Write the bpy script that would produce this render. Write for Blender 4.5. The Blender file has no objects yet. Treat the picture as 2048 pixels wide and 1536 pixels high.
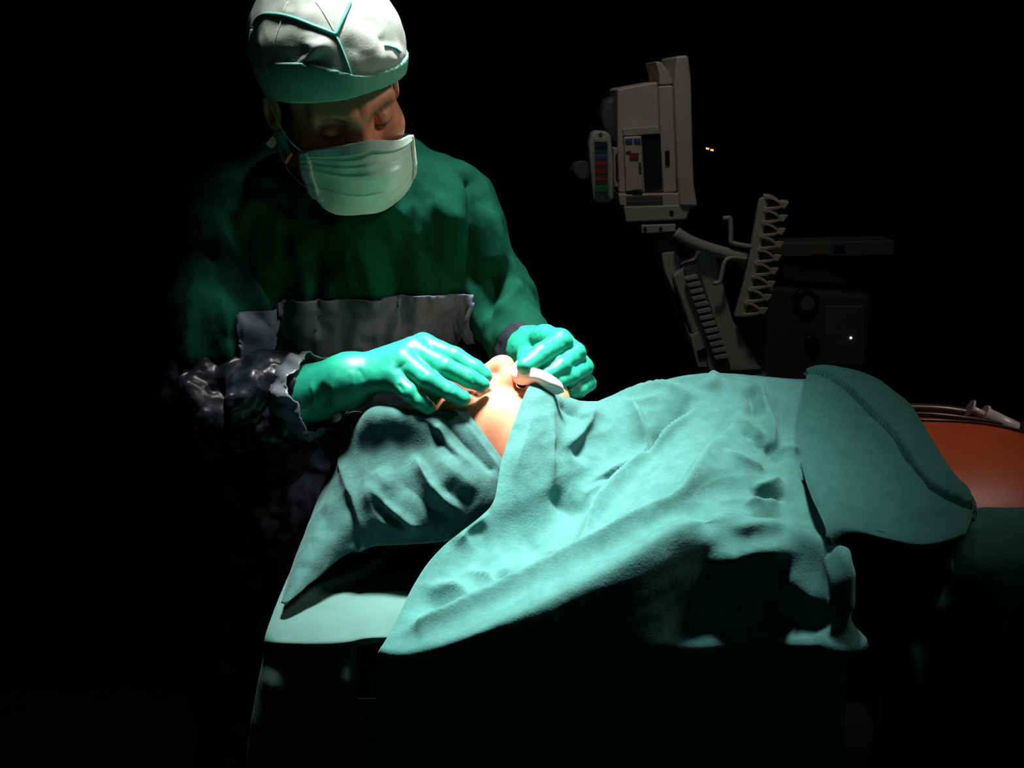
import bpy, bmesh, math, random
import numpy as np
from mathutils import Vector, Matrix
from mathutils.bvhtree import BVHTree

random.seed(7)
rng = np.random.default_rng(7)
SC = bpy.context.scene
COL = SC.collection

# ------------------------------------------------------------------ camera
F_PX, CAM_Z, PITCH = 2400.0, 1.55, math.radians(14.0)
cam_d = bpy.data.cameras.new('camera')
cam_d.sensor_width = 36.0
cam_d.lens = F_PX * 36.0 / 2048.0
cam_d.clip_start = 0.02
cam = bpy.data.objects.new('camera', cam_d)
COL.objects.link(cam)
cam.location = (0, 0, CAM_Z)
cam.rotation_euler = (math.pi / 2 - PITCH, 0, 0)
SC.camera = cam

# ------------------------------------------------------------------ world and lights
w = bpy.data.worlds.new('world'); SC.world = w; w.use_nodes = True
w.node_tree.nodes['Background'].inputs[0].default_value = (0.75, 0.95, 1.0, 1)
w.node_tree.nodes['Background'].inputs[1].default_value = 0.010

def spot(name, loc, target, power, angle, blend, size, col):
    d = bpy.data.lights.new(name, 'SPOT')
    d.energy = power; d.spot_size = math.radians(angle); d.spot_blend = blend
    d.shadow_soft_size = size; d.color = col
    o = bpy.data.objects.new(name, d); COL.objects.link(o)
    o.location = loc
    o.rotation_euler = (Vector(target) - Vector(loc)).to_track_quat('-Z', 'Y').to_euler()
    return o
# the theatre lamp above the table, just out of the frame
spot('surgical_lamp_light', (0.00, 1.50, 3.00), (0.00, 1.39, 1.10), 1200, 22.8, 1.0, 0.20, (1.0, 0.97, 0.92))
# an added fill spot with no lamp behind it, to brighten the monitor
spot('equipment_fill', (0.10, 1.75, 2.95), (0.48, 2.75, 1.35), 16, 40, 0.9, 0.12, (1.0, 0.86, 0.76))

# and a third head of the lamp, turned low, over the patient's trunk
spot('trunk_lamp_light', (1.15, 1.38, 2.55), (0.18, 1.52, 1.25), 36, 50, 0.8, 0.15, (1.0, 0.88, 0.78))

vs = SC.view_settings
SC.display_settings.display_device = 'sRGB'
vs.view_transform = 'Standard'
try: vs.look = 'None'
except Exception: pass
vs.exposure = 0.0
vs.gamma = 1.0
vs.use_curve_mapping = False
SC.cycles.max_bounces = 6

# ------------------------------------------------------------------ helpers
FWD = np.array([0, math.cos(PITCH), -math.sin(PITCH)])
UP = np.array([0, math.sin(PITCH), math.cos(PITCH)])
RIGHT = np.array([1.0, 0, 0])
CAMP = np.array([0, 0, CAM_Z])

def ray(px, py):
    return FWD + RIGHT * ((px - 1024) / F_PX) + UP * ((768 - py) / F_PX)

def at(px, py, Y):
    """the world point that stands at depth Y in the direction read off the photograph"""
    d = ray(px, py)
    return CAMP + d * (Y / d[1])

def add(parent, o):
    COL.objects.link(o)
    if parent is not None:
        o.parent = parent
    return o

ORG = {}
def base_of(parent):
    return ORG[parent.name] if parent is not None else np.zeros(3)

def mobj(name, V, Fc, mat, parent=None, smooth=True, loc=None, cols=None):
    """one mesh object; V in world coordinates"""
    V = np.asarray(V, dtype=float)
    if parent is not None:
        org = base_of(parent)
    else:
        org = np.array(loc, dtype=float) if loc is not None else np.array(
            [(V[:, 0].min() + V[:, 0].max()) / 2, (V[:, 1].min() + V[:, 1].max()) / 2, V[:, 2].min()])
    me = bpy.data.meshes.new(name)
    me.from_pydata((V - org).tolist(), [], Fc.tolist() if isinstance(Fc, np.ndarray) else Fc)
    me.update()
    if smooth:
        me.polygons.foreach_set('use_smooth', np.ones(len(me.polygons), dtype=bool))
    if cols is not None:
        a = me.color_attributes.new('Col', 'FLOAT_COLOR', 'POINT')
        c4 = np.ones((len(V), 4), dtype=np.float32); c4[:, :3] = cols
        a.data.foreach_set('color', c4.ravel())
    o = bpy.data.objects.new(name, me)
    o.data.materials.append(mat)
    add(parent, o)
    if parent is None:
        o.location = org
    ORG[o.name] = org
    return o

def empty(name, loc):
    o = bpy.data.objects.new(name, None); COL.objects.link(o)
    o.location = loc; o.empty_display_size = 0.05
    ORG[o.name] = np.array(loc, dtype=float)
    return o

def tag(o, label, cat, group=None):
    o['label'] = label; o['category'] = cat
    if group: o['group'] = group
    return o

def structure(o):
    o['kind'] = 'structure'; return o

# ---- meshes from parameter grids
def cr(P, n):
    """smooth curve through the rows of P (m, ...) sampled at n points (natural cubic)"""
    P = np.asarray(P, dtype=float); m = len(P)
    if m == 2:
        t = np.linspace(0, 1, n).reshape((-1,) + (1,) * (P.ndim - 1))
        return P[0] * (1 - t) + P[1] * t
    A = np.zeros((m, m)); R = np.zeros_like(P)
    A[0, 0] = A[-1, -1] = 1
    for i in range(1, m - 1):
        A[i, i - 1] = 1; A[i, i] = 4; A[i, i + 1] = 1
        R[i] = 6 * (P[i + 1] - 2 * P[i] + P[i - 1])
    M = np.linalg.solve(A, R.reshape(m, -1)).reshape(P.shape)
    u = np.linspace(0, m - 1, n); k = np.minimum(u.astype(int), m - 2); t = (u - k).reshape((-1,) + (1,) * (P.ndim - 1))
    a = 1 - t
    return a * P[k] + t * P[k + 1] + ((a ** 3 - a) * M[k] + (t ** 3 - t) * M[k + 1]) / 6

def grid_surface(cols, nu, nv):
    """cols: columns of (px,py,Y) or world points -> (nu,nv,3)"""
    G = []
    for c in cols:
        pts = np.array([at(*p) if not isinstance(p, np.ndarray) else p for p in c])
        G.append(cr(pts, nv))
    return cr(np.array(G), nu)

def grid_faces(nu, nv, flip=False):
    i, j = np.meshgrid(np.arange(nu - 1), np.arange(nv - 1), indexing='ij')
    a = (i * nv + j).ravel(); b = ((i + 1) * nv + j).ravel()
    Fq = np.stack([a, b, b + 1, a + 1], 1)
    return Fq[:, ::-1] if flip else Fq

def vnormals(V, Fq):
    n = np.zeros_like(V)
    d1 = V[Fq[:, 2]] - V[Fq[:, 0]]; d2 = V[Fq[:, 3]] - V[Fq[:, 1]]
    fn = np.cross(d1, d2)
    ix = Fq.ravel(order='F')
    for c in range(3):
        n[:, c] = np.bincount(ix, weights=np.tile(fn[:, c], 4), minlength=len(V))
    return n / (np.linalg.norm(n, axis=1, keepdims=True) + 1e-12)

def bvh(V, Fq):
    return BVHTree.FromPolygons([tuple(v) for v in V], [tuple(f) for f in Fq.tolist()])

def cast(tree, px, py):
    d = Vector(ray(px, py)).normalized()
    h = tree.ray_cast(Vector(CAMP), d)
    return None if h[0] is None else np.array(h[0])

def seg_dist(V, P):
    """distance to a polyline, position along it (0..1), nearest point and tangent"""
    P = np.asarray(P); L = np.linalg.norm(np.diff(P, axis=0), axis=1); cum = np.concatenate([[0], np.cumsum(L)])
    best = np.full(len(V), 1e9); tt = np.zeros(len(V)); q = np.zeros_like(V); tg = np.zeros_like(V)
    for i in range(len(P) - 1):
        d = P[i + 1] - P[i]; l2 = d @ d + 1e-12
        t = np.clip((V - P[i]) @ d / l2, 0, 1)
        c = P[i] + t[:, None] * d
        dd = np.linalg.norm(V - c, axis=1)
        m = dd < best
        best[m] = dd[m]; tt[m] = (cum[i] + t[m] * L[i]) / cum[-1]; q[m] = c[m]; tg[m] = d / math.sqrt(l2)
    return best, tt, q, tg

def fold_height(V, N, P, amp, width, skew=1.0, ends=(1, 1)):
    """height of a rounded fold along the polyline P over the surface V; skew<1 sharpens its left side"""
    P = cr(np.asarray(P), max(6, 4 * len(P))) if len(P) > 2 else np.asarray(P)
    H = np.zeros(len(V)); pad = 3.2 * width
    near = np.where(((V > P.min(0) - pad) & (V < P.max(0) + pad)).all(1))[0]
    if not len(near): return H
    Vn = V[near]
    d, t, q, tg = seg_dist(Vn, P)
    side = np.einsum('ij,ij->i', np.cross(tg, Vn - q), N[near])
    sm = np.clip(side / (.5 * width) * .5 + .5, 0, 1); sm = sm * sm * (3 - 2 * sm)
    wd = width * (1 + (skew - 1) * sm)
    e0 = np.clip(t / 0.3, 0, 1) if ends[0] else np.ones_like(t)
    e1 = np.clip((1 - t) / 0.3, 0, 1) if ends[1] else np.ones_like(t)
    e = e0 * e0 * (3 - 2 * e0) * e1 * e1 * (3 - 2 * e1)
    H[near] = amp * e * np.exp(-(d / wd) ** 1.35) * np.clip((pad - d) / (.4 * pad), 0, 1)
    return H

def folds(V, Fq, specs, gain=1.0, extra=None):
    tree = bvh(V, Fq); N = vnormals(V, Fq); H = np.zeros(len(V))
    for s in specs:
        pts = [cast(tree, *p) for p in s[0]]
        pts = [p for p in pts if p is not None]
        if len(pts) > 1: H += gain * fold_height(V, N, pts, *s[1:])
    if extra is not None: H += extra(V)
    return V + N * H[:, None]

# ---- value noise for fine relief in geometry
_perm = rng.random((64, 64, 64)).astype(np.float32)
def noise(P, scale):
    Q = P * scale + 1000.0
    i = np.floor(Q).astype(int); f = Q - i; f = f * f * (3 - 2 * f)
    r = 0
    for dx in (0, 1):
        for dy in (0, 1):
            for dz in (0, 1):
                wgt = (f[:, 0] if dx else 1 - f[:, 0]) * (f[:, 1] if dy else 1 - f[:, 1]) * (f[:, 2] if dz else 1 - f[:, 2])
                r = r + wgt * _perm[(i[:, 0] + dx) % 64, (i[:, 1] + dy) % 64, (i[:, 2] + dz) % 64]
    return r * 2 - 1

# ---- implicit solids
def s_sphere(P, c, r):
    return np.linalg.norm(P - np.asarray(c, P.dtype), axis=1) - r
def s_ell(P, c, r, R=None):
    Q = P - np.asarray(c, P.dtype)
    if R is not None: Q = Q @ np.asarray(R, P.dtype)
    r = np.asarray(r, P.dtype); Q = Q / r
    k0 = np.sqrt(np.einsum('ij,ij->i', Q, Q)); Q = Q / r; k1 = np.sqrt(np.einsum('ij,ij->i', Q, Q)) + 1e-9
    return k0 * (k0 - 1) / k1
def s_cone(P, a, b, r1, r2):
    a = np.asarray(a, P.dtype); ba = np.asarray(b, P.dtype) - a
    Q = P - a
    t = np.clip((Q @ ba) / (ba @ ba + 1e-12), 0, 1)
    Q -= t[:, None] * ba
    return np.sqrt(np.einsum('ij,ij->i', Q, Q)) - (r1 + (r2 - r1) * t)
def smin(a, b, k):
    h = np.maximum(k - np.abs(a - b), 0) / k
    return np.minimum(a, b) - h * h * k * 0.25
def smax(a, b, k):
    return -smin(-a, -b, k)

def surface_nets(f, lo, hi, h):
    lo = np.asarray(lo, float); hi = np.asarray(hi, float)
    B = 4
    nb = np.ceil((hi - lo) / (h * B)).astype(int) + 1
    n = nb * B
    cx = [lo[k] + (np.arange(nb[k]) + 0.5) * B * h - 0.5 * h for k in range(3)]
    C = np.stack(np.meshgrid(*cx, indexing='ij'), -1).reshape(-1, 3)
    Fc = f(C.astype(np.float32)).reshape(nb)
    Ff = np.repeat(np.repeat(np.repeat(Fc, B, 0), B, 1), B, 2).astype(np.float32)
    near = np.repeat(np.repeat(np.repeat(np.abs(Fc) < h * B * 2.2, B, 0), B, 1), B, 2)
    idx = np.argwhere(near)
    vals = np.empty(len(idx), dtype=np.float32)
    for s in range(0, len(idx), 400000):
        vals[s:s + 400000] = f((lo + idx[s:s + 400000] * h).astype(np.float32))
    Ff[near] = vals
    S = Ff < 0
    nx, ny, nz = Ff.shape
    c8 = [S[dx:nx - 1 + dx, dy:ny - 1 + dy, dz:nz - 1 + dz] for dx in (0, 1) for dy in (0, 1) for dz in (0, 1)]
    allin = c8[0].copy(); anyin = c8[0].copy()
    for c in c8[1:]:
        allin &= c; anyin |= c
    act = anyin & ~allin
    cells = np.argwhere(act)
    ids = -np.ones(act.shape, dtype=np.int32); ids[act] = np.arange(len(cells))
    val = {}
    for dx in (0, 1):
        for dy in (0, 1):
            for dz in (0, 1):
                val[dx, dy, dz] = Ff[cells[:, 0] + dx, cells[:, 1] + dy, cells[:, 2] + dz]
    acc = np.zeros((len(cells), 3)); cnt = np.zeros(len(cells))
    for ax in range(3):
        o1, o2 = [k for k in range(3) if k != ax]
        for a in (0, 1):
            for b in (0, 1):
                k0 = [0, 0, 0]; k0[o1] = a; k0[o2] = b; k1 = list(k0); k1[ax] = 1
                f0 = val[tuple(k0)]; f1 = val[tuple(k1)]
                m = (f0 < 0) != (f1 < 0)
                t = np.where(m, f0 / np.where(m, f0 - f1, 1), 0)
                acc[:, ax] += t; acc[:, o1] += m * a; acc[:, o2] += m * b; cnt += m
    V = lo + (cells + acc / np.maximum(cnt, 1)[:, None]) * h
    faces = []
    for ax in range(3):
        o1, o2 = [(1, 2), (2, 0), (0, 1)][ax]
        s0 = [slice(1, -1)] * 3; s0[ax] = slice(0, -1)
        s1 = list(s0); s1[ax] = slice(1, None)
        a = S[tuple(s0)]; b = S[tuple(s1)]
        e = np.argwhere(a != b)
        if not len(e): continue
        inside = a[a != b]
        off = np.ones(3, int); off[ax] = 0
        e = e + off
        def cid(d1, d2):
            q = e.copy(); q[:, o1] -= d1; q[:, o2] -= d2
            return ids[q[:, 0], q[:, 1], q[:, 2]]
        q = np.stack([cid(1, 1), cid(0, 1), cid(0, 0), cid(1, 0)], 1)
        q[~inside] = q[~inside][:, ::-1]
        faces.append(q)
    Fq = np.concatenate(faces)
    Fq = Fq[(Fq >= 0).all(1)]
    return V, Fq

def relax(V, Fq, it=1, lam=0.5):
    for _ in range(it):
        s = np.zeros_like(V); c = np.zeros(len(V))
        for k in range(4):
            for e in (1, 3):
                w_ = V[Fq[:, (k + e) % 4]]
                for d in range(3): s[:, d] += np.bincount(Fq[:, k], weights=w_[:, d], minlength=len(V))
                c += np.bincount(Fq[:, k], minlength=len(V))
        V = V * (1 - lam) + lam * s / np.maximum(c, 1)[:, None]
    return V

def patch(V, Fq, mask_f):
    """keep faces with mask, reindexed"""
    Fk = Fq[mask_f]
    u, inv = np.unique(Fk, return_inverse=True)
    return u, inv.reshape(Fk.shape)

# ---- small solids
class MB:
    def __init__(s): s.v = []; s.f = []
    def _add(s, V, Fc):
        b = len(s.v); s.v += [tuple(v) for v in V]; s.f += [tuple(i + b for i in q) for q in Fc]; return s
    def prism(s, pts, axis):
        """closed outline (list of world points) pushed along the vector axis"""
        P = [np.asarray(p, float) for p in pts]; n = len(P); A = np.asarray(axis, float)
        V = P + [p + A for p in P]
        Fc = [tuple(range(n - 1, -1, -1)), tuple(range(n, 2 * n))] + [(i, (i + 1) % n, n + (i + 1) % n, n + i) for i in range(n)]
        return s._add(V, Fc)
    def box(s, c, d, R=None):
        c = np.asarray(c, float); d = np.asarray(d, float) / 2
        V = []
        for z in (-1, 1):
            for x, y in ((-1, -1), (1, -1), (1, 1), (-1, 1)):
                q = np.array([x, y, z]) * d
                V.append(c + (R @ q if R is not None else q))
        return s._add(V, [(3, 2, 1, 0), (4, 5, 6, 7), (0, 1, 5, 4), (1, 2, 6, 5), (2, 3, 7, 6), (3, 0, 4, 7)])
    def tube(s, pts, r, n=10, caps=True):
        P = [np.asarray(p, float) for p in pts]; m = len(P)
        rr = r if isinstance(r, (list, tuple, np.ndarray)) else [r] * m
        V = []; up = None
        for i in range(m):
            t = P[min(i + 1, m - 1)] - P[max(i - 1, 0)]; t = t / (np.linalg.norm(t) + 1e-9)
            if up is None:
                up = np.array([0, 0, 1.0]) if abs(t[2]) < 0.9 else np.array([1.0, 0, 0])
            u = up - t * (up @ t); u /= np.linalg.norm(u) + 1e-9; up = u; vv = np.cross(t, u)
            for k in range(n):
                a = 2 * math.pi * k / n
                V.append(P[i] + (u * math.cos(a) + vv * math.sin(a)) * rr[i])
        Fc = [(i * n + k, i * n + (k + 1) % n, (i + 1) * n + (k + 1) % n, (i + 1) * n + k) for i in range(m - 1) for k in range(n)]
        if caps: Fc += [tuple(range(n - 1, -1, -1)), tuple((m - 1) * n + k for k in range(n))]
        return s._add(V, Fc)
    def build(s, name, mat, parent=None, smooth=False, bevel=0.0, loc=None, segs=2):
        o = mobj(name, np.array(s.v), s.f, mat, parent, smooth, loc)
        bm = bmesh.new(); bm.from_mesh(o.data); bmesh.ops.recalc_face_normals(bm, faces=bm.faces); bm.to_mesh(o.data); bm.free()
        if bevel:
            b = o.modifiers.new('bevel', 'BEVEL'); b.width = bevel; b.segments = segs; b.limit_method = 'ANGLE'; b.angle_limit = math.radians(40)
            if not smooth:
                o.data.polygons.foreach_set('use_smooth', np.ones(len(o.data.polygons), dtype=bool))
                b.harden_normals = True
        return o

def smooth_path(pts, n):
    return list(cr(np.array([np.asarray(p, float) for p in pts]), n))

# ------------------------------------------------------------------ materials
MATS = {}
def mat(name, col, rough=0.6, metal=0.0, spec=0.5, sheen=0.0, bump=None, var=None, sss=0.0, sss_r=(1, .3, .15), coat=0.0,
        trans=0.0, emit=None, attr=False, coord='Object', stretch=None):
    """bump: list of (scale, strength, distance, kind); var: (scale, amount)"""
    if name in MATS: return MATS[name]
    m = bpy.data.materials.new(name); m.use_nodes = True
    nt = m.node_tree; N = nt.nodes; L = nt.links
    b = N['Principled BSDF']
    b.inputs['Base Color'].default_value = (*col, 1)
    b.inputs['Roughness'].default_value = rough
    b.inputs['Metallic'].default_value = metal
    b.inputs['Specular IOR Level'].default_value = spec
    if sheen:
        b.inputs['Sheen Weight'].default_value = sheen; b.inputs['Sheen Roughness'].default_value = 0.5
        b.inputs['Sheen Tint'].default_value = (*[min(1, c * 1.5 + .2) for c in col], 1)
    if sss:
        b.inputs['Subsurface Weight'].default_value = sss; b.inputs['Subsurface Radius'].default_value = sss_r
        b.inputs['Subsurface Scale'].default_value = 0.008
    if coat:
        b.inputs['Coat Weight'].default_value = coat; b.inputs['Coat Roughness'].default_value = 0.15
    if trans:
        b.inputs['Transmission Weight'].default_value = trans
    if emit:
        b.inputs['Emission Color'].default_value = (*emit[0], 1); b.inputs['Emission Strength'].default_value = emit[1]
    tc = N.new('ShaderNodeTexCoord')
    bvec = tc.outputs[coord]
    if stretch:
        mp = N.new('ShaderNodeMapping'); mp.inputs['Scale'].default_value = stretch
        L.new(tc.outputs[coord], mp.inputs['Vector']); bvec = mp.outputs['Vector']
    src = None
    if attr:
        a = N.new('ShaderNodeAttribute'); a.attribute_name = 'Col'; src = a.outputs['Color']
    if var:
        n = N.new('ShaderNodeTexNoise'); n.inputs['Scale'].default_value = var[0]; n.inputs['Detail'].default_value = 6
        n.inputs['Roughness'].default_value = 0.65
        L.new(tc.outputs[coord], n.inputs['Vector'])
        rp = N.new('ShaderNodeMapRange'); rp.inputs[1].default_value = 0.3; rp.inputs[2].default_value = 0.7
        rp.inputs[3].default_value = 1 - var[1]; rp.inputs[4].default_value = 1 + var[1]
        L.new(n.outputs['Fac'], rp.inputs[0])
        mx = N.new('ShaderNodeMix'); mx.data_type = 'RGBA'; mx.blend_type = 'MULTIPLY'; mx.inputs[0].default_value = 1
        if src is not None: L.new(src, mx.inputs[6])
        else: mx.inputs[6].default_value = (*col, 1)
        L.new(rp.outputs[0], mx.inputs[7])
        src = mx.outputs[2]
    if src is not None: L.new(src, b.inputs['Base Color'])
    prev = None
    for (sc, st, dist, kind) in (bump or []):
        if kind == 'noise':
            n = N.new('ShaderNodeTexNoise'); n.inputs['Scale'].default_value = sc; n.inputs['Detail'].default_value = 5
            out = n.outputs['Fac']
        elif kind == 'ridge':
            n = N.new('ShaderNodeTexNoise'); n.noise_type = 'RIDGED_MULTIFRACTAL'; n.inputs['Scale'].default_value = sc; n.inputs['Detail'].default_value = 3
            out = n.outputs['Fac']
        elif kind == 'crumple':
            n = N.new('ShaderNodeTexVoronoi'); n.feature = 'F1'; n.inputs['Scale'].default_value = sc
            out = n.outputs['Distance']
        else:
            n = N.new('ShaderNodeTexWave'); n.inputs['Scale'].default_value = sc; n.inputs['Distortion'].default_value = 1.5
            out = n.outputs['Fac']
        L.new(bvec, n.inputs['Vector'])
        bp = N.new('ShaderNodeBump'); bp.inputs['Strength'].default_value = st; bp.inputs['Distance'].default_value = dist
        L.new(out, bp.inputs['Height'])
        if prev is not None: L.new(prev, bp.inputs['Normal'])
        prev = bp.outputs['Normal']
    if prev is not None: L.new(prev, b.inputs['Normal'])
    MATS[name] = m
    return m

M_WALL = mat('dark_wall_paint', (0.030, 0.038, 0.048), 0.8, var=(3, .2))
M_FLOOR = mat('dark_vinyl_floor', (0.012, 0.016, 0.018), 0.5, var=(8, .3))
M_DRAPE = mat('teal_cotton', (0.046, 0.165, 0.154), 0.9, spec=0.15, sheen=0.25, var=(60, .16),
              bump=[(380, .35, .0012, 'noise'), (60, .35, .0025, 'noise')])
M_HEADDRAPE = mat('shaded_teal_cotton', (0.034, 0.106, 0.100), 0.92, spec=0.12, sheen=0.25, var=(45, .28),
                  bump=[(420, .4, .0012, 'noise'), (70, .35, .0025, 'noise')])  # same cotton as the drape; the weaker light is put into its colour
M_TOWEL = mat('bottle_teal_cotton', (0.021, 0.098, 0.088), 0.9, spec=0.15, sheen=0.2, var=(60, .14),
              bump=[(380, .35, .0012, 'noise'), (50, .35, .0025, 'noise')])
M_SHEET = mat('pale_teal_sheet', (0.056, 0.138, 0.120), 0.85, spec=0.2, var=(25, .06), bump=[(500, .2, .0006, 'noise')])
M_GREEN = mat('green_gown_cloth', (0.0052, 0.068, 0.041), 0.9, spec=0.04, var=(30, .12), bump=[(24, 1.0, .012, 'ridge'), (60, .5, .005, 'noise'), (600, .25, .0006, 'noise')], stretch=(1, 1, .35))
M_PLASTIC = mat('navy_plastic_film', (0.014, 0.018, 0.026), 0.36, spec=0.5, bump=[(30, .8, .010, 'ridge'), (70, .5, .004, 'ridge')])
M_PANEL = mat('slate_film_panel', (0.100, 0.130, 0.185), 0.58, spec=0.5, bump=[(26, .6, .006, 'ridge'), (60, .3, .003, 'noise')])
M_GLOVE = mat('green_latex', (0.013, 0.320, 0.205), 0.44, spec=0.32, sss=0.15, sss_r=(.2, 1, .6), var=(40, .06),
              bump=[(160, .10, .0008, 'noise')])
M_SKIN = mat('skin', (0.55, 0.28, 0.18), 0.45, sss=0.12, attr=True, var=(90, .05), bump=[(700, .15, .0006, 'noise')])
M_IOD = mat('patient_skin', (0.6, 0.3, 0.2), 0.44, spec=0.35, sss=0.30, attr=True, var=(60, .06), bump=[(500, .12, .0006, 'noise'), (9, .2, .01, 'noise')])
M_CAP = mat('white_nonwoven', (0.42, 0.49, 0.45), 0.85, spec=0.2, sss=0.0, var=(14, .08), bump=[(500, .3, .0008, 'noise'), (22, .45, .005, 'ridge')])
M_BAND = mat('mint_nonwoven', (0.17, 0.46, 0.36), 0.85, spec=0.2, var=(20, .1), bump=[(500, .3, .0008, 'noise')])
M_PIPE = mat('turquoise_seam', (0.12, 0.55, 0.46), 0.8)
M_MASK = mat('mint_mask_cloth', (0.66, 0.90, 0.77), 0.85, spec=0.2, var=(18, .06), bump=[(600, .25, .0006, 'noise')])
M_PALE = mat('pale_mint_binding', (0.52, 0.74, 0.63), 0.85)
M_WHITE = mat('white_binding', (0.72, 0.74, 0.68), 0.8)
M_GAUZE = mat('white_gauze', (0.80, 0.72, 0.68), 0.9, bump=[(900, .5, .001, 'noise')])
M_BROW = mat('dark_hair', (0.030, 0.018, 0.012), 0.7, bump=[(300, .5, .002, 'noise')])
M_BEIGE = mat('beige_casing', (0.55, 0.50, 0.46), 0.5, var=(12, .06))
M_GREY = mat('grey_casing', (0.42, 0.44, 0.43), 0.5, var=(12, .06))
M_DGREY = mat('dark_grey_plastic', (0.10, 0.11, 0.11), 0.5)
M_BLACK = mat('black_plastic', (0.012, 0.012, 0.014), 0.35)
M_METAL = mat('steel', (0.35, 0.36, 0.36), 0.35, metal=0.9)
M_MACH = mat('charcoal_enamel', (0.05, 0.055, 0.055), 0.5)
M_PAD = mat('black_pad', (0.012, 0.013, 0.014), 0.6)
M_SYR = mat('clear_white_plastic', (0.62, 0.52, 0.55), 0.3, spec=0.6)
def flat(n, c, r=0.5): return mat(n, c, r)
M_RED = flat('red_plastic', (0.35, 0.03, 0.03)); M_BLUE = flat('blue_plastic', (0.05, 0.12, 0.35)); M_GRN = flat('green_plastic', (0.03, 0.25, 0.12))
M_LEDA = mat('amber_led', (0.8, 0.4, 0.1), emit=((1.0, 0.45, 0.12), 1.6))
M_LEDG = mat('green_led', (0.6, 0.8, 0.3), emit=((0.75, 1.0, 0.35), 4.0))

# ------------------------------------------------------------------ the room
FLOOR_Z = 0.0
def slab(name, c, d, m):
    return structure(MB().box(c, d).build(name, m))
slab('floor', (0.6, 2.2, -0.05), (7.0, 6.4, 0.1), M_FLOOR)
slab('wall_back', (0.6, 5.05, 1.5), (7.0, 0.1, 3.0), M_WALL)
slab('wall_left', (-2.95, 2.2, 1.5), (0.1, 5.6, 3.0), M_WALL)
slab('wall_right', (4.15, 2.2, 1.5), (0.1, 5.6, 3.0), M_WALL)

# ------------------------------------------------------------------ heads
def head_sdf(Q, neck=True):
    """a head, face towards -y, crown towards +z, origin between the ears; metres"""
    P = Q.copy(); P[:, 0] = np.abs(P[:, 0])          # mirrored left and right
    d = s_ell(P, (0, .018, .040), (.0765, .097, .088))
    d = smin(d, s_ell(P, (0, -.028, -.030), (.062, .066, .086)), .035)
    d = smin(d, s_cone(P, (.052, .004, -.058), (.012, -.074, -.098), .017, .018), .03)
    d = smin(d, s_sphere(P, (0, -.078, -.098), .020), .022)
    d = smin(d, s_ell(P, (.044, -.060, -.026), (.022, .024, .02)), .03)
    d = smin(d, s_ell(P, (.046, -.016, -.048), (.022, .036, .032)), .03)
    d = smin(d, s_cone(P, (.010, -.090, .024), (.046, -.074, .026), .012, .010), .022)      # brow
    d = smax(d, -s_ell(P, (.033, -.104, .004), (.019, .022, .014)), .016)                   # socket
    d = smin(d, s_sphere(P, (.0325, -.0790, .002), .0135), .004)                             # eye under its lid
    d = smax(d, -s_cone(P, (.020, -.0925, -.0035), (.046, -.0865, -.0030), .0012, .0012), .003)    # lid line
    d = smin(d, s_cone(P, (0, -.096, .016), (0, -.1195, -.030), .0085, .0105), .014)         # nose bridge
    d = smin(d, s_cone(P, (.005, -.088, .010), (.012, -.098, -.040), .009, .0125), .012)
    d = smin(d, s_sphere(P, (0, -.1200, -.040), .0135), .010)
    d = smin(d, s_ell(P, (.0135, -.106, -.045), (.0085, .012, .009)), .007)
    d = smax(d, -s_ell(P, (.0065, -.1105, -.0545), (.0045, .007, .005)), .004)              # nostril
    d = smin(d, s_cone(P, (0, -.099, -.0725), (.021, -.089, -.0745), .0055, .003), .007)    # lips
    d = smin(d, s_cone(P, (0, -.098, -.0815), (.018, -.088, -.0785), .0062, .003), .007)
    d = smax(d, -s_cone(P, (0, -.106, -.0770), (.022, -.094, -.0770), .0012, .001), .003)
    # ear
    a = math.radians(14); R = np.array([[1, 0, 0], [0, math.cos(a), -math.sin(a)], [0, math.sin(a), math.cos(a)]])
    R2 = np.array([[math.cos(.35), math.sin(.35), 0], [-math.sin(.35), math.cos(.35), 0], [0, 0, 1]])
    Re = R2 @ R
    e = s_ell(P, (.085, .018, -.012), (.0075, .0185, .0315), Re)
    e = smax(e, -s_ell(P, (.0925, .016, -.010), (.0075, .0115, .0215), Re), .004)
    d = smin(d, e, .006)
    if neck:
        d = smin(d, s_cone(P, (0, .022, -.060), (0, .045, -.175), .055, .058), .03)
    return d

def frame(origin, face, crown):
    """head axes in the world from the directions of the face and of the crown"""
    f = np.asarray(face, float); f /= np.linalg.norm(f)
    c = np.asarray(crown, float); c -= f * (c @ f); c /= np.linalg.norm(c)
    Rm = np.stack([np.cross(-f, c), -f, c], 1)       # columns: local x, y, z in the world
    return np.asarray(origin, float), Rm

def tint(shape_n, base): return np.tile(np.array(base, dtype=float), (shape_n, 1))
def blend(C, w, col): return C * (1 - w[:, None]) + np.array(col) * w[:, None]
def sstep(a, b, x):
    t = np.clip((x - a) / (b - a), 0, 1); return t * t * (3 - 2 * t)

# ------------------------------------------------------------------ patient
P_ORG = at(942, 788, 1.462) + 0
a = math.radians(3)
pf = np.array([-math.sin(a) * 0, 0, 1.0])
P_FACE = np.array([-math.sin(a), 0.18, math.cos(a)])
P_CROWN = np.array([-math.cos(a), 0.02, -math.sin(a)])
_, PR = frame((0, 0, 0), P_FACE, P_CROWN)
P_ORG = P_ORG - PR @ np.array([-.0325, -.088, .002])

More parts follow.
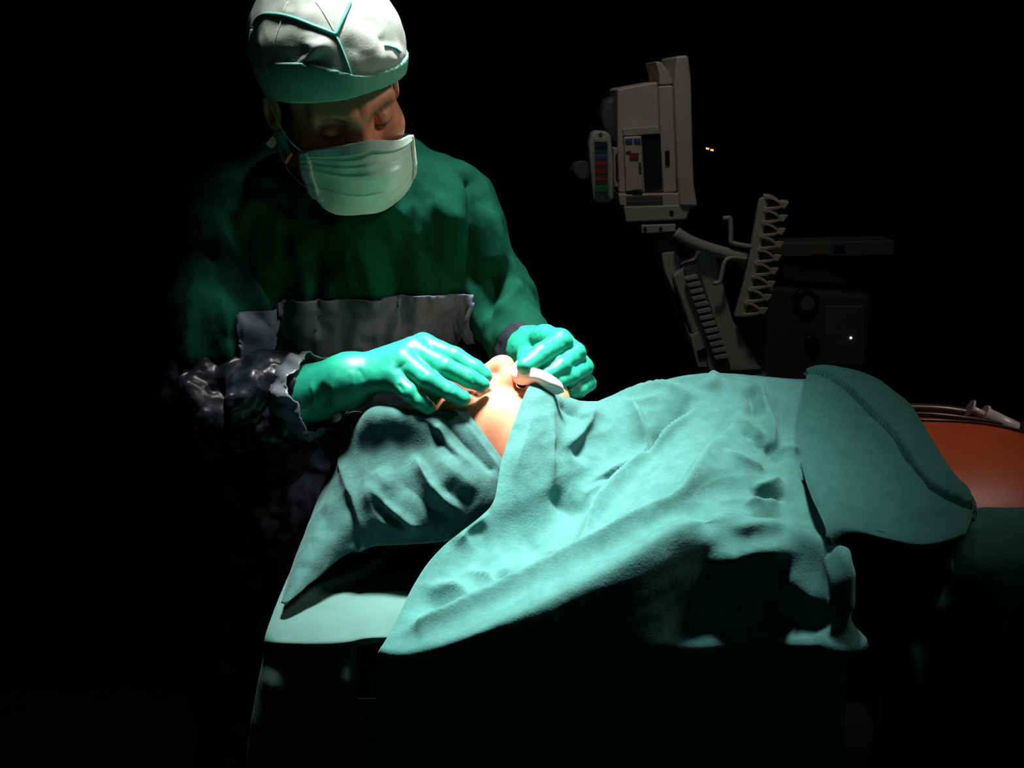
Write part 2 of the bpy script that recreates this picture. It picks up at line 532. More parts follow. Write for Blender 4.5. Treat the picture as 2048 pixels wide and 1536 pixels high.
def patient_sdf(W):
    Q = ((W - P_ORG) @ PR).astype(W.dtype)
    d = head_sdf(Q, False)
    nk0 = P_ORG + PR @ np.array([0, .020, -.050]); nk1 = np.array([0.135, 1.50, 1.005])
    d = smin(d, s_cone(W, nk0, nk1, .048, .055), .03)
    d = smin(d, s_ell(W, (.34, 1.52, 1.015), (.23, .150, .076)), .05)
    d = smin(d, s_ell(W, (.535, 1.505, 1.010), (.250, .215, .112)), .06)
    d = smin(d, s_ell(W, (.95, 1.50, .985), (.32, .185, .075)), .06)
    for sy in (-1, 1):
        d = smin(d, s_cone(W, (.17, 1.5 + sy * .10, 1.005), (.20, 1.5 + sy * .175, 1.005), .045, .044), .04)
        d = smin(d, s_cone(W, (.20, 1.5 + sy * .18, 1.005), (.46, 1.5 + sy * .225, 1.005), .046, .040), .02)
        d = smin(d, s_cone(W, (.46, 1.5 + sy * .225, 1.005), (.70, 1.5 + sy * .235, .995), .038, .028), .015)
        d = smin(d, s_cone(W, (1.05, 1.5 + sy * .10, 1.03), (1.40, 1.5 + sy * .11, 1.03), .085, .06), .04)
    return d
V, Fq = surface_nets(patient_sdf, (-.25, 1.19, .93), (1.48, 1.81, 1.27), .0042)
# the face is refined separately and welded in at the neck: the fine net simply replaces the coarse one
Q = (V - P_ORG) @ PR
def newton(V, f, it=3, e=.0007, sel=None):
    if sel is not None:
        V = V.copy(); V[sel] = newton(V[sel], f, it, e); return V
    for _ in range(it):
        g = np.stack([f(V + np.eye(3)[k] * e) - f(V - np.eye(3)[k] * e) for k in range(3)], 1) / (2 * e)
        V = V - g * (f(V) / (np.sum(g * g, 1) + .05))[:, None]
    return V
def refine(V, Fq, sel, f):
    """split the chosen quads in four, keep the rest (their shared edges stay closed), then pull onto the surface"""
    bm = bmesh.new()
    vs_ = [bm.verts.new(v) for v in V]
    for q in Fq.tolist():
        try: bm.faces.new([vs_[i] for i in q])
        except ValueError: pass
    bm.verts.index_update()
    keep = sel
    ed = [e for e in bm.edges if keep[e.verts[0].index] and keep[e.verts[1].index]]
    bmesh.ops.subdivide_edges(bm, edges=ed, cuts=1, use_grid_fill=True)
    bm.verts.ensure_lookup_table(); bm.verts.index_update()
    V2 = np.array([v.co for v in bm.verts]); F2 = [[v.index for v in fc.verts] for fc in bm.faces]
    bm.free()
    return V2, F2
selh = (Q[:, 1] < -.02) & (Q[:, 2] < .09) & (Q[:, 2] > -.115) & (np.abs(Q[:, 0]) < .085)
V, Fl = refine(V, Fq, selh, patient_sdf)
V = newton(V, patient_sdf, 2, sel=np.linalg.norm(V - P_ORG, axis=1) < .16)
Q = (V - P_ORG) @ PR; ax = np.abs(Q[:, 0])
C = tint(len(V), (.74, .30, .17))
C = blend(C, np.exp(-((ax - .045) / .02) ** 2 - ((Q[:, 2] + .03) / .025) ** 2) * .35, (.66, .22, .15))
C = blend(C, np.exp(-((ax - .0) / .018) ** 2 - ((Q[:, 2] + .042) / .014) ** 2) * (Q[:, 1] < -.09) * .5, (.68, .22, .16))
lip = np.exp(-(ax / .021) ** 4 - ((Q[:, 2] + .077) / .008) ** 2) * (Q[:, 1] < -.08)
C = blend(C, lip * .8, (.5, .13, .12))
lash = np.exp(-((ax - .033) / .0145) ** 4 - ((Q[:, 2] + .0042 + .25 * (ax - .033) ** 2 / .014) / .0016) ** 2) * (Q[:, 1] < -.07)
C = blend(C, lash * .9, (.03, .018, .012))
brow = np.exp(-((ax - .033) / .019) ** 4 - ((Q[:, 2] - .0265 + 8 * (ax - .03) ** 2) / .0038) ** 2) * (Q[:, 1] < -.06)
C = blend(C, brow * .75, (.06, .03, .02))
hair = sstep(.058, .075, Q[:, 2] + np.maximum(0, Q[:, 1] + .06) * .9) * sstep(-.02, .0, Q[:, 2] + .01)
C = blend(C, np.clip(hair, 0, 1), (.03, .018, .012))
iod = sstep(.40, .44, V[:, 0] + .02 * noise(V, 12))
C = blend(C, iod, (.42, .060, .014))
patient = mobj('person', V, Fl, M_IOD, None, True, (0.5, 1.5, V[:, 2].min()), C)
tag(patient, 'patient lying face up under teal drapes, only face and orange-painted torso bare', 'person')

# ------------------------------------------------------------------ operating table
tbl = empty('operating_table', (0.6, 1.5, 0.0))
MB().box((0.62, 1.50, .905), (1.78, .44, .05)).build('mattress_pad', M_PAD, tbl, bevel=.018)
MB().box((0.62, 1.50, .860), (1.74, .42, .04)).build('table_frame', M_METAL, tbl, bevel=.006)
MB().box((0.72, 1.50, .46), (.30, .24, .80)).build('column', M_METAL, tbl, bevel=.02)
MB().box((0.72, 1.50, .05), (.95, .44, .10)).build('base', M_METAL, tbl, bevel=.02)
for sy in (-1, 1):
    MB().box((0.62, 1.50 + sy * .222, .860), (1.5, .010, .028)).build('side_rail', M_METAL, tbl, bevel=.003)
tag(tbl, 'operating table with black pad hidden under the teal sheets', 'table')

# ------------------------------------------------------------------ drapes
def solid(o, t, off=-1.0):
    m = o.modifiers.new('cloth_thickness', 'SOLIDIFY'); m.thickness = t; m.offset = off; return o

def streaks(V, d, amp, sc):
    """long shallow ridges running along the direction d"""
    d = np.array(d, float); d /= np.linalg.norm(d)
    Q = V - .78 * np.outer(V @ d, d)
    n = noise(Q, sc); return amp * (1 - 2 * np.abs(n)) * (.6 + .8 * noise(V + 3.1, sc * .35))

def drape(name, cols, nu, nv, specs, m, thick, lab, cat, parent=None, rough=.0012, flip=False, relief=None, gain=1.0):
    G = grid_surface(cols, nu, nv); V = G.reshape(-1, 3); Fq = grid_faces(nu, nv, flip)
    N = vnormals(V, Fq)
    # normals towards the camera side
    c = np.mean(np.einsum('ij,ij->i', N, CAMP - V))
    if c < 0: Fq = Fq[:, ::-1]
    V = folds(V, Fq, specs, gain, relief)
    N = vnormals(V, Fq)
    if rough:
        V = V + N * (rough * (noise(V, 28) + .5 * noise(V, 60)))[:, None]
    o = mobj(name, V, Fq, m, parent)
    solid(o, thick)
    if lab: tag(o, lab, cat)
    return o

W3 = lambda x, y, z: np.array([x, y, z], dtype=float)

# the sheet on the table under the head
cols = [
  [W3(-.335, 1.74, .50), W3(-.335, 1.70, .80), (640, 1010, 1.62), (600, 1100, 1.50), (560, 1190, 1.36), (533, 1262, 1.238), (527, 1296, 1.232)],
  [W3(-.30, 1.75, .50), W3(-.30, 1.75, .88), (670, 985, 1.66), (630, 1090, 1.51), (590, 1190, 1.36), (562, 1266, 1.222), (558, 1298, 1.212)],
  [W3(-.24, 1.76, .50), W3(-.24, 1.76, .93), (720, 975, 1.67), (690, 1085, 1.50), (650, 1190, 1.35), (630, 1268, 1.218), (628, 1300, 1.208)],
  [W3(-.19, 1.76, .50), W3(-.19, 1.76, .93), (780, 975, 1.67), (755, 1085, 1.50), (715, 1190, 1.35), (705, 1264, 1.218), (704, 1296, 1.209)],
  [W3(-.13, 1.76, .50), W3(-.13, 1.76, .93), (860, 975, 1.67), (845, 1085, 1.50), (825, 1190, 1.35), (790, 1260, 1.218), (790, 1285, 1.212)],
  [W3(.02, 1.76, .50), W3(.02, 1.76, .93), (1100, 985, 1.67), (1100, 1090, 1.50), (1100, 1200, 1.35), (1100, 1272, 1.218), (1100, 1296, 1.212)],
]
table_sheet = drape('table_sheet', cols, 130, 130, [
    ([(784, 1098), (763, 1119), (733, 1144), (682, 1165), (608, 1199), (567, 1222)], .010, .009, .5, (0, 1)),
    ([(700, 1120), (650, 1160), (590, 1200)], .006, .016),
    ([(730, 1180), (800, 1150), (850, 1140)], .0015, .012),
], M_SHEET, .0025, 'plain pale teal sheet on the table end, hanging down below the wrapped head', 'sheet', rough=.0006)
cols = [
  [(531, 1272, 1.232), (524, 1330, 1.228), (508, 1420, 1.226), (488, 1560, 1.226), (470, 1800, 1.226)],
  [(561, 1278, 1.211), (556, 1330, 1.206), (548, 1420, 1.208), (535, 1560, 1.210), (525, 1800, 1.212)],
  [(629, 1280, 1.207), (626, 1330, 1.203), (622, 1420, 1.206), (618, 1560, 1.208), (612, 1800, 1.210)],
  [(688, 1276, 1.207), (688, 1330, 1.202), (688, 1420, 1.204), (690, 1560, 1.206), (690, 1800, 1.208)],
  [(714, 1274, 1.210), (714, 1330, 1.206), (713, 1420, 1.208), (714, 1560, 1.210), (714, 1800, 1.212)],
]
drape('hanging_panel', cols, 70, 90, [
    ([(697, 1300), (692, 1380), (690, 1500)], .005, .010),
    ([(560, 1310), (552, 1400), (540, 1520)], .008, .020),
    ([(640, 1330), (636, 1420), (632, 1530)], .004, .03),
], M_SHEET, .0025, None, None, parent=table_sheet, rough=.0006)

# the cloth wrapped over the head
cols = [
  [W3(-.06, 1.72, .985), W3(-.13, 1.71, .985), W3(-.185, 1.685, .985), W3(-.225, 1.65, .985), W3(-.25, 1.60, .982), W3(-.26, 1.56, .98)],
  [(790, 880, 1.68), (712, 838, 1.575), (690, 888, 1.54), (660, 965, 1.51), (630, 1030, 1.48), (604, 1105, 1.44)],
  [(795, 870, 1.67), (722, 826, 1.485), (684, 890, 1.455), (650, 975, 1.435), (608, 1085, 1.36), (564, 1207, 1.274)],
  [(800, 862, 1.66), (748, 813, 1.442), (718, 890, 1.414), (692, 980, 1.392), (670, 1062, 1.358), (640, 1147, 1.330)],
  [(820, 855, 1.65), (800, 813, 1.432), (780, 880, 1.404), (757, 968, 1.376), (736, 1040, 1.358), (717, 1094, 1.364)],
  [(850, 850, 1.64), (850, 822, 1.428), (846, 885, 1.400), (832, 970, 1.366), (817, 1040, 1.352), (800, 1087, 1.360)],
  [(880, 845, 1.62), (885, 822, 1.440), (897, 878, 1.398), (905, 955, 1.366), (900, 1025, 1.354), (895, 1077, 1.364)],
  [(905, 835, 1.60), (912, 806, 1.465), (952, 866, 1.408), (998, 936, 1.380), (1000, 1000, 1.364), (985, 1062, 1.370)],
  [(910, 828, 1.60), (921, 804, 1.468), (962, 866, 1.416), (1012, 938, 1.390), (1020, 1000, 1.374), (1010, 1062, 1.395)],
]
head_drape = drape('head_drape', cols, 230, 190, [
    ([(686, 880), (689, 932), (702, 983), (716, 1034), (723, 1088)], .010, .014, .7, (1, 0)),
    ([(694, 985), (706, 1040), (712, 1082)], -.009, .010, 1, (1, 0)),
    ([(730, 905), (734, 950), (745, 1015), (777, 1051), (830, 1070)], .006, .012, .7),
    ([(746, 985), (777, 1033), (822, 1058)], -.013, .013),
    ([(736, 965), (770, 1008), (811, 1040), (850, 1062)], .011, .009, .6),
    ([(748, 935), (764, 960), (780, 980)], .004, .010),
    ([(780, 945), (828, 985), (866, 1022), (915, 1045)], -.010, .020),
    ([(824, 905), (845, 942), (865, 973), (895, 1003), (930, 1028)], .013, .009, .55),
    ([(880, 965), (915, 995), (955, 1015)], -.005, .016),
    ([(862, 905), (912, 948), (966, 984)], .006, .014),
    ([(640, 1020), (650, 1050), (640, 1080)], -.006, .016),
    ([(672, 940), (660, 1000), (620, 1090)], .004, .014),
    ([(610, 1120), (600, 1150), (590, 1170)], -.005, .012),
    ([(845, 838), (879, 880), (925, 930)], -.008, .010, 1, (0, 1)),
    ([(875, 856), (912, 903), (950, 935)], .006, .007, .6, (0, 1)),
    ([(890, 840), (930, 890), (980, 938)], -.006, .006, 1, (0, 0)),
    ([(906, 824), (955, 880), (998, 936)], .003, .004, 1, (0, 0)),
    ([(720, 1092), (800, 1084), (890, 1074), (970, 1045)], .004, .006, 1, (0, 0)),
    ([(716, 1094), (640, 1145), (570, 1200)], .003, .006, 1, (0, 0)),
], M_HEADDRAPE, .006, 'shade-toned teal cloth wrapped round the patient head, knotted into deep folds', 'drape', rough=.0016, gain=.95, relief=lambda V: streaks(V, (.5, -.1, -.8), .0016, 22))
head_drape['label'] = 'shade-toned teal cloth wrapped over the crown of the patient head, in deep folds'

# the large drape over neck, shoulder and chest
def c9(*p): return list(p)
cols = [
  c9((1066, 840, 1.50), (1062, 800, 1.48), (1056, 777, 1.452), (1003, 925, 1.372), (976, 1020, 1.334), (868, 1112, 1.285), (786, 1254, 1.208), (754, 1310, 1.185), (747, 1400, 1.182), (744, 1560, 1.180), (742, 1850, 1.18)),
  c9((1105, 850, 1.51), (1100, 812, 1.485), (1092, 784, 1.450), (1062, 915, 1.378), (1030, 1015, 1.342), (935, 1125, 1.292), (860, 1258, 1.206), (846, 1310, 1.180), (842, 1400, 1.175), (842, 1560, 1.172), (842, 1850, 1.17)),
  c9((1165, 890, 1.56), (1160, 840, 1.52), (1150, 807, 1.475), (1125, 912, 1.408), (1095, 1015, 1.360), (1030, 1120, 1.298), (985, 1222, 1.203), (978, 1275, 1.178), (975, 1400, 1.170), (975, 1560, 1.165), (975, 1850, 1.16)),
  c9((1235, 890, 1.68), (1230, 835, 1.60), (1215, 798, 1.53), (1205, 890, 1.45), (1180, 1000, 1.385), (1140, 1090, 1.300), (1105, 1170, 1.218), (1098, 1230, 1.192), (1095, 1400, 1.178), (1095, 1560, 1.175), (1095, 1850, 1.17)),
  c9(W3(.28, 1.80, .99), W3(.29, 1.72, 1.08), (1310, 766, 1.58), (1305, 860, 1.475), (1290, 960, 1.375), (1280, 1035, 1.288), (1265, 1090, 1.238), (1262, 1150, 1.205), (1265, 1400, 1.190), (1265, 1560, 1.190), (1265, 1850, 1.19)),
  c9(W3(.35, 1.80, .99), W3(.36, 1.72, 1.09), (1425, 746, 1.58), (1428, 832, 1.465), (1420, 920, 1.365), (1412, 972, 1.328), (1402, 1025, 1.282), (1405, 1085, 1.242), (1410, 1400, 1.228), (1410, 1560, 1.228), (1410, 1850, 1.226)),
  c9(W3(.41, 1.80, .99), W3(.42, 1.72, 1.085), (1530, 757, 1.57), (1537, 846, 1.470), (1547, 930, 1.395), (1560, 985, 1.340), (1572, 1040, 1.290), (1580, 1100, 1.245), (1585, 1400, 1.226), (1585, 1560, 1.226), (1585, 1850, 1.224)),
  c9(W3(.46, 1.80, .99), W3(.47, 1.72, 1.08), (1620, 760, 1.57), (1632, 850, 1.475), (1650, 950, 1.375), (1665, 1022, 1.290), (1676, 1085, 1.208), (1683, 1150, 1.162), (1692, 1400, 1.152), (1697, 1560, 1.147), (1700, 1850, 1.142)),
  c9(W3(.47, 1.80, .99), W3(.48, 1.72, 1.08), (1640, 765, 1.57), (1652, 855, 1.475), (1670, 955, 1.375), (1682, 1026, 1.290), (1690, 1090, 1.215), (1696, 1150, 1.175), (1702, 1400, 1.172), (1707, 1560, 1.167), (1710, 1850, 1.162)),
]
C_FOLDS = [
    # the two long folds running down from the chest, and the crest over the near arm
    ([(1511, 788), (1469, 845), (1422, 902), (1375, 970), (1319, 1023), (1234, 1075), (1155, 1117), (1060, 1168), (980, 1206), (905, 1238), (845, 1263)], .011, .014, .8, (1, 0)),
    ([(1490, 800), (1440, 860), (1392, 915), (1345, 975), (1290, 1020), (1215, 1066)], -.009, .014),
    ([(1412, 789), (1375, 836), (1328, 883), (1281, 934), (1225, 1005), (1188, 1052), (1155, 1112)], .013, .012, .6),
    ([(1392, 780), (1350, 830), (1305, 880), (1262, 928), (1212, 985)], -.012, .014),
    # edge of the layer over the shoulder
    ([(1225, 800), (1263, 812), (1286, 859), (1293, 888), (1263, 920), (1211, 953), (1155, 968)], .009, .010, .45),
    ([(1308, 850), (1310, 890), (1280, 930)], -.007, .012),
    # arcs at the top of the chest
    ([(1206, 800), (1300, 774), (1366, 782), (1398, 800)], .005, .010, .6),
    ([(1290, 772), (1356, 757), (1400, 766)], -.005, .010),
    ([(1405, 752), (1428, 756), (1420, 785)], .006, .012),
    ([(1253, 814), (1300, 800), (1322, 806)], .004, .007),
    ([(1483, 760), (1514, 778), (1525, 817), (1539, 864), (1545, 911)], .010, .012, .6),
    ([(1498, 772), (1506, 800), (1512, 850)], -.009, .011),
    ([(1556, 765), (1562, 830), (1566, 890)], -.004, .012),
    ([(1578, 775), (1582, 850), (1588, 930), (1606, 1010)], .004, .012),
    # the pinch and the small creases round it
    ([(1441, 906), (1497, 934), (1536, 946)], .0055, .008, .6),
    ([(1469, 841), (1497, 857), (1527, 890)], .0045, .008, .6),
    ([(1478, 870), (1505, 880), (1530, 905)], -.004, .008),
    ([(1535, 890), (1548, 915), (1566, 925)], -.007, .009),
    ([(1556, 905), (1580, 908), (1600, 915)], .004, .007),
    ([(1500, 978), (1535, 972), (1568, 962)], .006, .010, .6),
    ([(1500, 996), (1540, 992), (1575, 984)], -.008, .010),
    ([(1480, 1016), (1525, 1008), (1572, 1008)], .007, .011, .6),
    ([(1480, 1036), (1530, 1030), (1580, 1028)], -.006, .011),
    ([(1450, 1058), (1510, 1050), (1580, 1056)], .006, .012, .6),
    ([(1403, 1130), (1469, 1100), (1539, 1092), (1614, 1108)], .012, .018, .6),
    ([(1372, 1010), (1420, 1040), (1430, 1080)], -.006, .016),
    # neck side
    ([(1098, 790), (1101, 911), (1108, 981)], .004, .007, 1, (0, 1)),
    ([(1070, 810), (1050, 880), (1020, 970)], .0025, .010),
    ([(1112, 800), (1140, 828), (1178, 842)], -.004, .010),
    ([(1188, 808), (1160, 868), (1112, 898)], .006, .013, .7),
    ([(1185, 850), (1160, 890), (1150, 930)], -.004, .015),
    ([(1103, 970), (1120, 1006), (1150, 1022), (1172, 1000)], -.0055, .013),
    ([(1160, 1000), (1185, 985), (1225, 965)], .004, .010),
    ([(1075, 1105), (1108, 1106), (1140, 1122)], .004, .008),
    ([(1050, 1060), (1085, 1110), (1110, 1140)], -.005, .014),
    # lower left corner
    ([(855, 1125), (923, 1139), (980, 1156), (1038, 1184)], .0055, .008, .5),
    ([(995, 1140), (1020, 1158), (1050, 1165)], -.007, .013),
    ([(930, 1080), (950, 1066), (975, 1060)], -.002, .014),
    ([(905, 1098), (935, 1060), (985, 1025)], .003, .010),
    ([(834, 1176), (912, 1172), (939, 1194), (962, 1216)], .005, .010, .6),
    ([(850, 1228), (895, 1206), (945, 1212)], -.007, .016),
    ([(800, 1200), (785, 1250), (770, 1290)], .004, .012),
    ([(850, 1290), (840, 1380), (838, 1530)], .008, .02),
    ([(795, 1300), (790, 1400), (788, 1530)], .006, .014),
    ([(1262, 1288), (1422, 1274), (1539, 1262), (1623, 1277), (1690, 1278)], .014, .012, 1, (1, 0)),
    ([(1670, 1122), (1682, 1169), (1678, 1211), (1694, 1240)], .006, .010, 1, (0, 1)),
    ([(1560, 1130), (1620, 1175), (1670, 1205)], .006, .022),
]
for c in cols:                                           # below the edge the cloth falls in under the table
    for k, dy in ((7, .000), (8, .030), (9, .050), (10, .065)):
        p = at(*c[k]) if not isinstance(c[k], np.ndarray) else c[k]
        c[k] = p + np.array([0, dy, 0])
body_drape = drape('body_drape', cols, 300, 260, C_FOLDS, M_DRAPE, .005,
    'large bright teal drape over the patient neck, shoulder and chest, hanging to the floor', 'drape', rough=.0010, gain=1.9,
    relief=lambda V: streaks(V, (-.55, -.75, -.3), .0022, 17) + streaks(V, (-.8, -.3, -.3), .0014, 45))
# close-set small creases that a washed cotton cloth shows

# the folded towel across the body
tow = empty('folded_towel', tuple(at(1770, 1060, 1.2)))
cols = [
  [W3(.46, 1.79, 1.00), (1640, 790, 1.70), (1616, 748, 1.575), (1603, 840, 1.455), (1604, 930, 1.352), (1626, 1000, 1.262), (1650, 1052, 1.190), (1664, 1092, 1.178)],
  [W3(.48, 1.79, 1.00), (1670, 790, 1.70), (1648, 743, 1.58), (1652, 840, 1.452), (1660, 930, 1.348), (1676, 992, 1.258), (1688, 1042, 1.196), (1696, 1066, 1.182)],
  [W3(.52, 1.79, 1.00), (1720, 800, 1.70), (1712, 753, 1.58), (1728, 850, 1.450), (1745, 940, 1.346), (1757, 1008, 1.258), (1762, 1060, 1.188), (1764, 1078, 1.176)],
  [W3(.56, 1.79, 1.00), (1765, 815, 1.69), (1762, 777, 1.57), (1792, 868, 1.425), (1820, 950, 1.328), (1840, 1015, 1.252), (1848, 1068, 1.194), (1850, 1088, 1.178)],
  [W3(.59, 1.79, .995), (1805, 842, 1.68), (1814, 818, 1.555), (1864, 898, 1.415), (1908, 960, 1.325), (1944, 1004, 1.262), (1938, 1046, 1.214), (1932, 1066, 1.196)],
]
def towel_hem(V):
    """the folded hem along the towel's far edge: a raised band with puckered stitching"""
    P = cr(np.array([at(*p) for p in ((1640, 768, 1.56), (1690, 796, 1.525), (1740, 832, 1.475), (1790, 882, 1.414), (1832, 945, 1.334), (1880, 988, 1.282), (1950, 1016, 1.245))]), 60)
    d, t, q, tg = seg_dist(V, P)
    s = np.sign(np.cross(tg, V - q)[:, 2]) * d
    L = t * .62
    step = .0075 * sstep(.0015, -.0015, -s) * np.exp(-np.maximum(-s, 0) / .2)
    return step - .006 * np.exp(-(s / .0028) ** 2) + .0016 * np.sin(L * 330 + 3 * np.sin(L * 60)) * np.exp(-((s - .010) / .009) ** 2)
drape('top_layer', cols, 230, 200, [
    ([(1784, 985), (1800, 1010), (1798, 1030)], -.004, .006),
    ([(1860, 1000), (1835, 1025), (1815, 1045)], .004, .008),
    ([(1890, 1015), (1865, 1040), (1845, 1060)], -.004, .008),
    ([(1650, 1000), (1720, 1020), (1790, 1040)], .003, .012),
    ([(1690, 900), (1710, 930), (1725, 950)], -.003, .010),
    ([(1606, 780), (1606, 900), (1640, 1010)], .003, .006, 1, (0, 0)),
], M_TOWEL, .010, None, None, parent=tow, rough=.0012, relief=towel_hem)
for k, (dy, dz, x0, x1) in enumerate(((.010, -.030, 1672, 1922), (.026, -.062, 1690, 1905), (.040, -.100, 1705, 1895))):
    cols = []
    for i in range(7):
        t = i / 6; px = x0 + (x1 - x0) * t
        p = at(px, 1070, 1.19) + np.array([0, dy, dz])
        wob = .010 * math.sin(4.2 * t + k * 1.3)
        cols.append([p + np.array([0, .16, .055 + .008 * k]), p + np.array([0, .08, .040]), p + np.array([0, .022, .018 + wob]), p + np.array([0, 0, wob - .004]),
                     p + np.array([0, .006, wob - .022 - .01 * k]), p + np.array([0, .03, wob - .030 - .01 * k]), p + np.array([0, .10, -.015])])
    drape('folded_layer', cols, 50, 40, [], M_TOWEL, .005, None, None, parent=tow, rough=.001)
tag(tow, 'thick folded teal towel laid across the patient chest, with stitched hem', 'towel')

# drape over the legs, hanging on the near side under the bare skin
cols = []
for x, up in ((.395, 1.030), (.425, 1.030), (.455, 1.032), (.478, 1.045), (.498, 1.074), (.525, 1.084), (.57, 1.086), (.66, 1.085), (.80, 1.083), (.95, 1.085), (1.10, 1.09), (1.25, 1.09)):
    t = (x - .395) / .85
    wob = .012 * math.sin(9 * t) + .006 * math.sin(23 * t)
    if t < .62:
        tops = [W3(x, 1.315, up - .03), W3(x, 1.285, up), W3(x, 1.245, up + .001)]
    else:
        tops = [W3(x, 1.5, 1.155), W3(x, 1.36, 1.13), W3(x, 1.235, up + .002)]
    cols.append(tops + [W3(x, 1.210 + wob * .3, up - .035), W3(x, 1.206 + wob, .96), W3(x, 1.212 + wob * 1.5, .75), W3(x, 1.22 + wob * 2, .50), W3(x, 1.23 + wob * 2.4, .25)])
leg_drape = drape('leg_drape', cols, 110, 110, [
    ([(1750, 1250), (1740, 1350), (1735, 1500)], .016, .02, 1, (1, 0)),
    ([(1800, 1240), (1815, 1350), (1800, 1500)], .018, .022, 1, (1, 0)),
    ([(1900, 1180), (1880, 1350), (1870, 1530)], .014, .03, 1, (1, 0)),
    ([(1990, 1060), (1985, 1250), (1960, 1530)], .012, .03, 1, (1, 0)),
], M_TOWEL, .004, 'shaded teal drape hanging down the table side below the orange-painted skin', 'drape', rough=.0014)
# ------------------------------------------------------------------ surgeon
S_FACE = np.array([.40, -.77, -.46]); 
S_CROWN = np.array([-.13, -.30, .93])
S_ORG, SR = frame(at(674, 188, 1.625), S_FACE, S_CROWN)
def hl(x, y, z): return S_ORG + SR @ np.array([x, y, z], dtype=float)

NECK = at(690, 400, 1.73)
SH_R = at(455, 435, 1.675); EL_R = at(432, 815, 1.565); WR_R = at(665, 782, 1.470)
SH_L = at(905, 425, 1.735); EL_L = at(1005, 612, 1.735); WR_L = at(1058, 706, 1.605)
CHEST = at(690, 520, 1.760); BELLY = at(680, 800, 1.855)

def body_sdf(W):
    d = head_sdf(((W - S_ORG) @ SR).astype(W.dtype), False)
    nk = hl(0, .022, -.055)
    d = smin(d, s_cone(W, nk, NECK + np.array([0, .03, -.02]), .054, .062), .03)
    d = smin(d, s_ell(W, CHEST, (.165, .095, .17)), .05)
    d = smin(d, s_ell(W, BELLY, (.15, .09, .2)), .05)
    for a_, b_, c_ in ((SH_R, EL_R, WR_R), (SH_L, EL_L, WR_L)):
        d = smin(d, s_cone(W, NECK + np.array([0, .04, -.06]), a_ + np.array([0, .02, -.02]), .05, .045), .04)
        d = smin(d, s_cone(W, a_ + np.array([0, .02, -.02]), b_, .042, .034), .02)
        d = smin(d, s_cone(W, b_, c_, .034, .024), .02)
    return d
V, Fq = surface_nets(body_sdf, (-.50, 1.40, .92), (.16, 1.94, 1.68), .0042)
Q = (V - S_ORG) @ SR
selh = (Q[:, 1] < .03) & (Q[:, 2] < .07) & (Q[:, 2] > -.13) & (np.abs(Q[:, 0]) < .10)
V, Fl = refine(V, Fq, selh, body_sdf)
V = newton(V, body_sdf, 2, sel=np.linalg.norm(V - S_ORG, axis=1) < .17)
Q = (V - S_ORG) @ SR; ax = np.abs(Q[:, 0])
C = tint(len(V), (.84, .32, .18))
C = blend(C, np.exp(-((ax - .045) / .03) ** 2 - ((Q[:, 2] + .03) / .03) ** 2) * .3, (.52, .19, .13))
beard = sstep(.0, -.05, Q[:, 2]) * sstep(-.14, -.12, Q[:, 2]) * .55
C = blend(C, beard * (Q[:, 1] < .02), (.10, .06, .045))
hair = sstep(-.015, .012, Q[:, 1] + .25 * np.abs(Q[:, 2])) * sstep(-.085, -.055, Q[:, 2]) * (ax < .079)
hair = np.maximum(hair, np.exp(-((Q[:, 1] + .015) / .014) ** 2) * sstep(-.06, -.03, Q[:, 2]) * (ax > .05))
C = blend(C, np.clip(hair, 0, 1), (.025, .016, .012))
lash = np.exp(-((ax - .033) / .0150) ** 4 - ((Q[:, 2] + .0035) / .0024) ** 2) * (Q[:, 1] < -.07)
C = blend(C, lash * .9, (.03, .018, .012))
brow = np.exp(-((ax - .031) / .023) ** 4 - ((Q[:, 2] - .0165 - .006 * np.sin(np.clip((ax - .008) / .045, 0, 1) * 2.2)) / .0070) ** 2) * (Q[:, 1] < -.05)
C = blend(C, np.clip(brow * (.85 + .3 * noise(V, 300)), 0, 1), (.035, .02, .014))
# frown lines between the brows, eyelid shade is left to the light
surgeon = mobj('person', V, Fl, M_SKIN, None, True, (float(BELLY[0]), float(BELLY[1]), 0.0), C)
tag(surgeon, 'standing surgeon in green gown, cap and mask bending over the patient', 'person')
tree_head = bvh(V, np.array([f if len(f) == 4 else list(f) + [f[-1]] for f in Fl if len(f) in (3, 4)]))

def cast_local(tree, x, z, y0=-.25):
    o = hl(x, y0, z); d = SR @ np.array([0, 1.0, 0])
    h = tree.ray_cast(Vector(o), Vector(d))
    return None if h[0] is None else np.array(h[0])

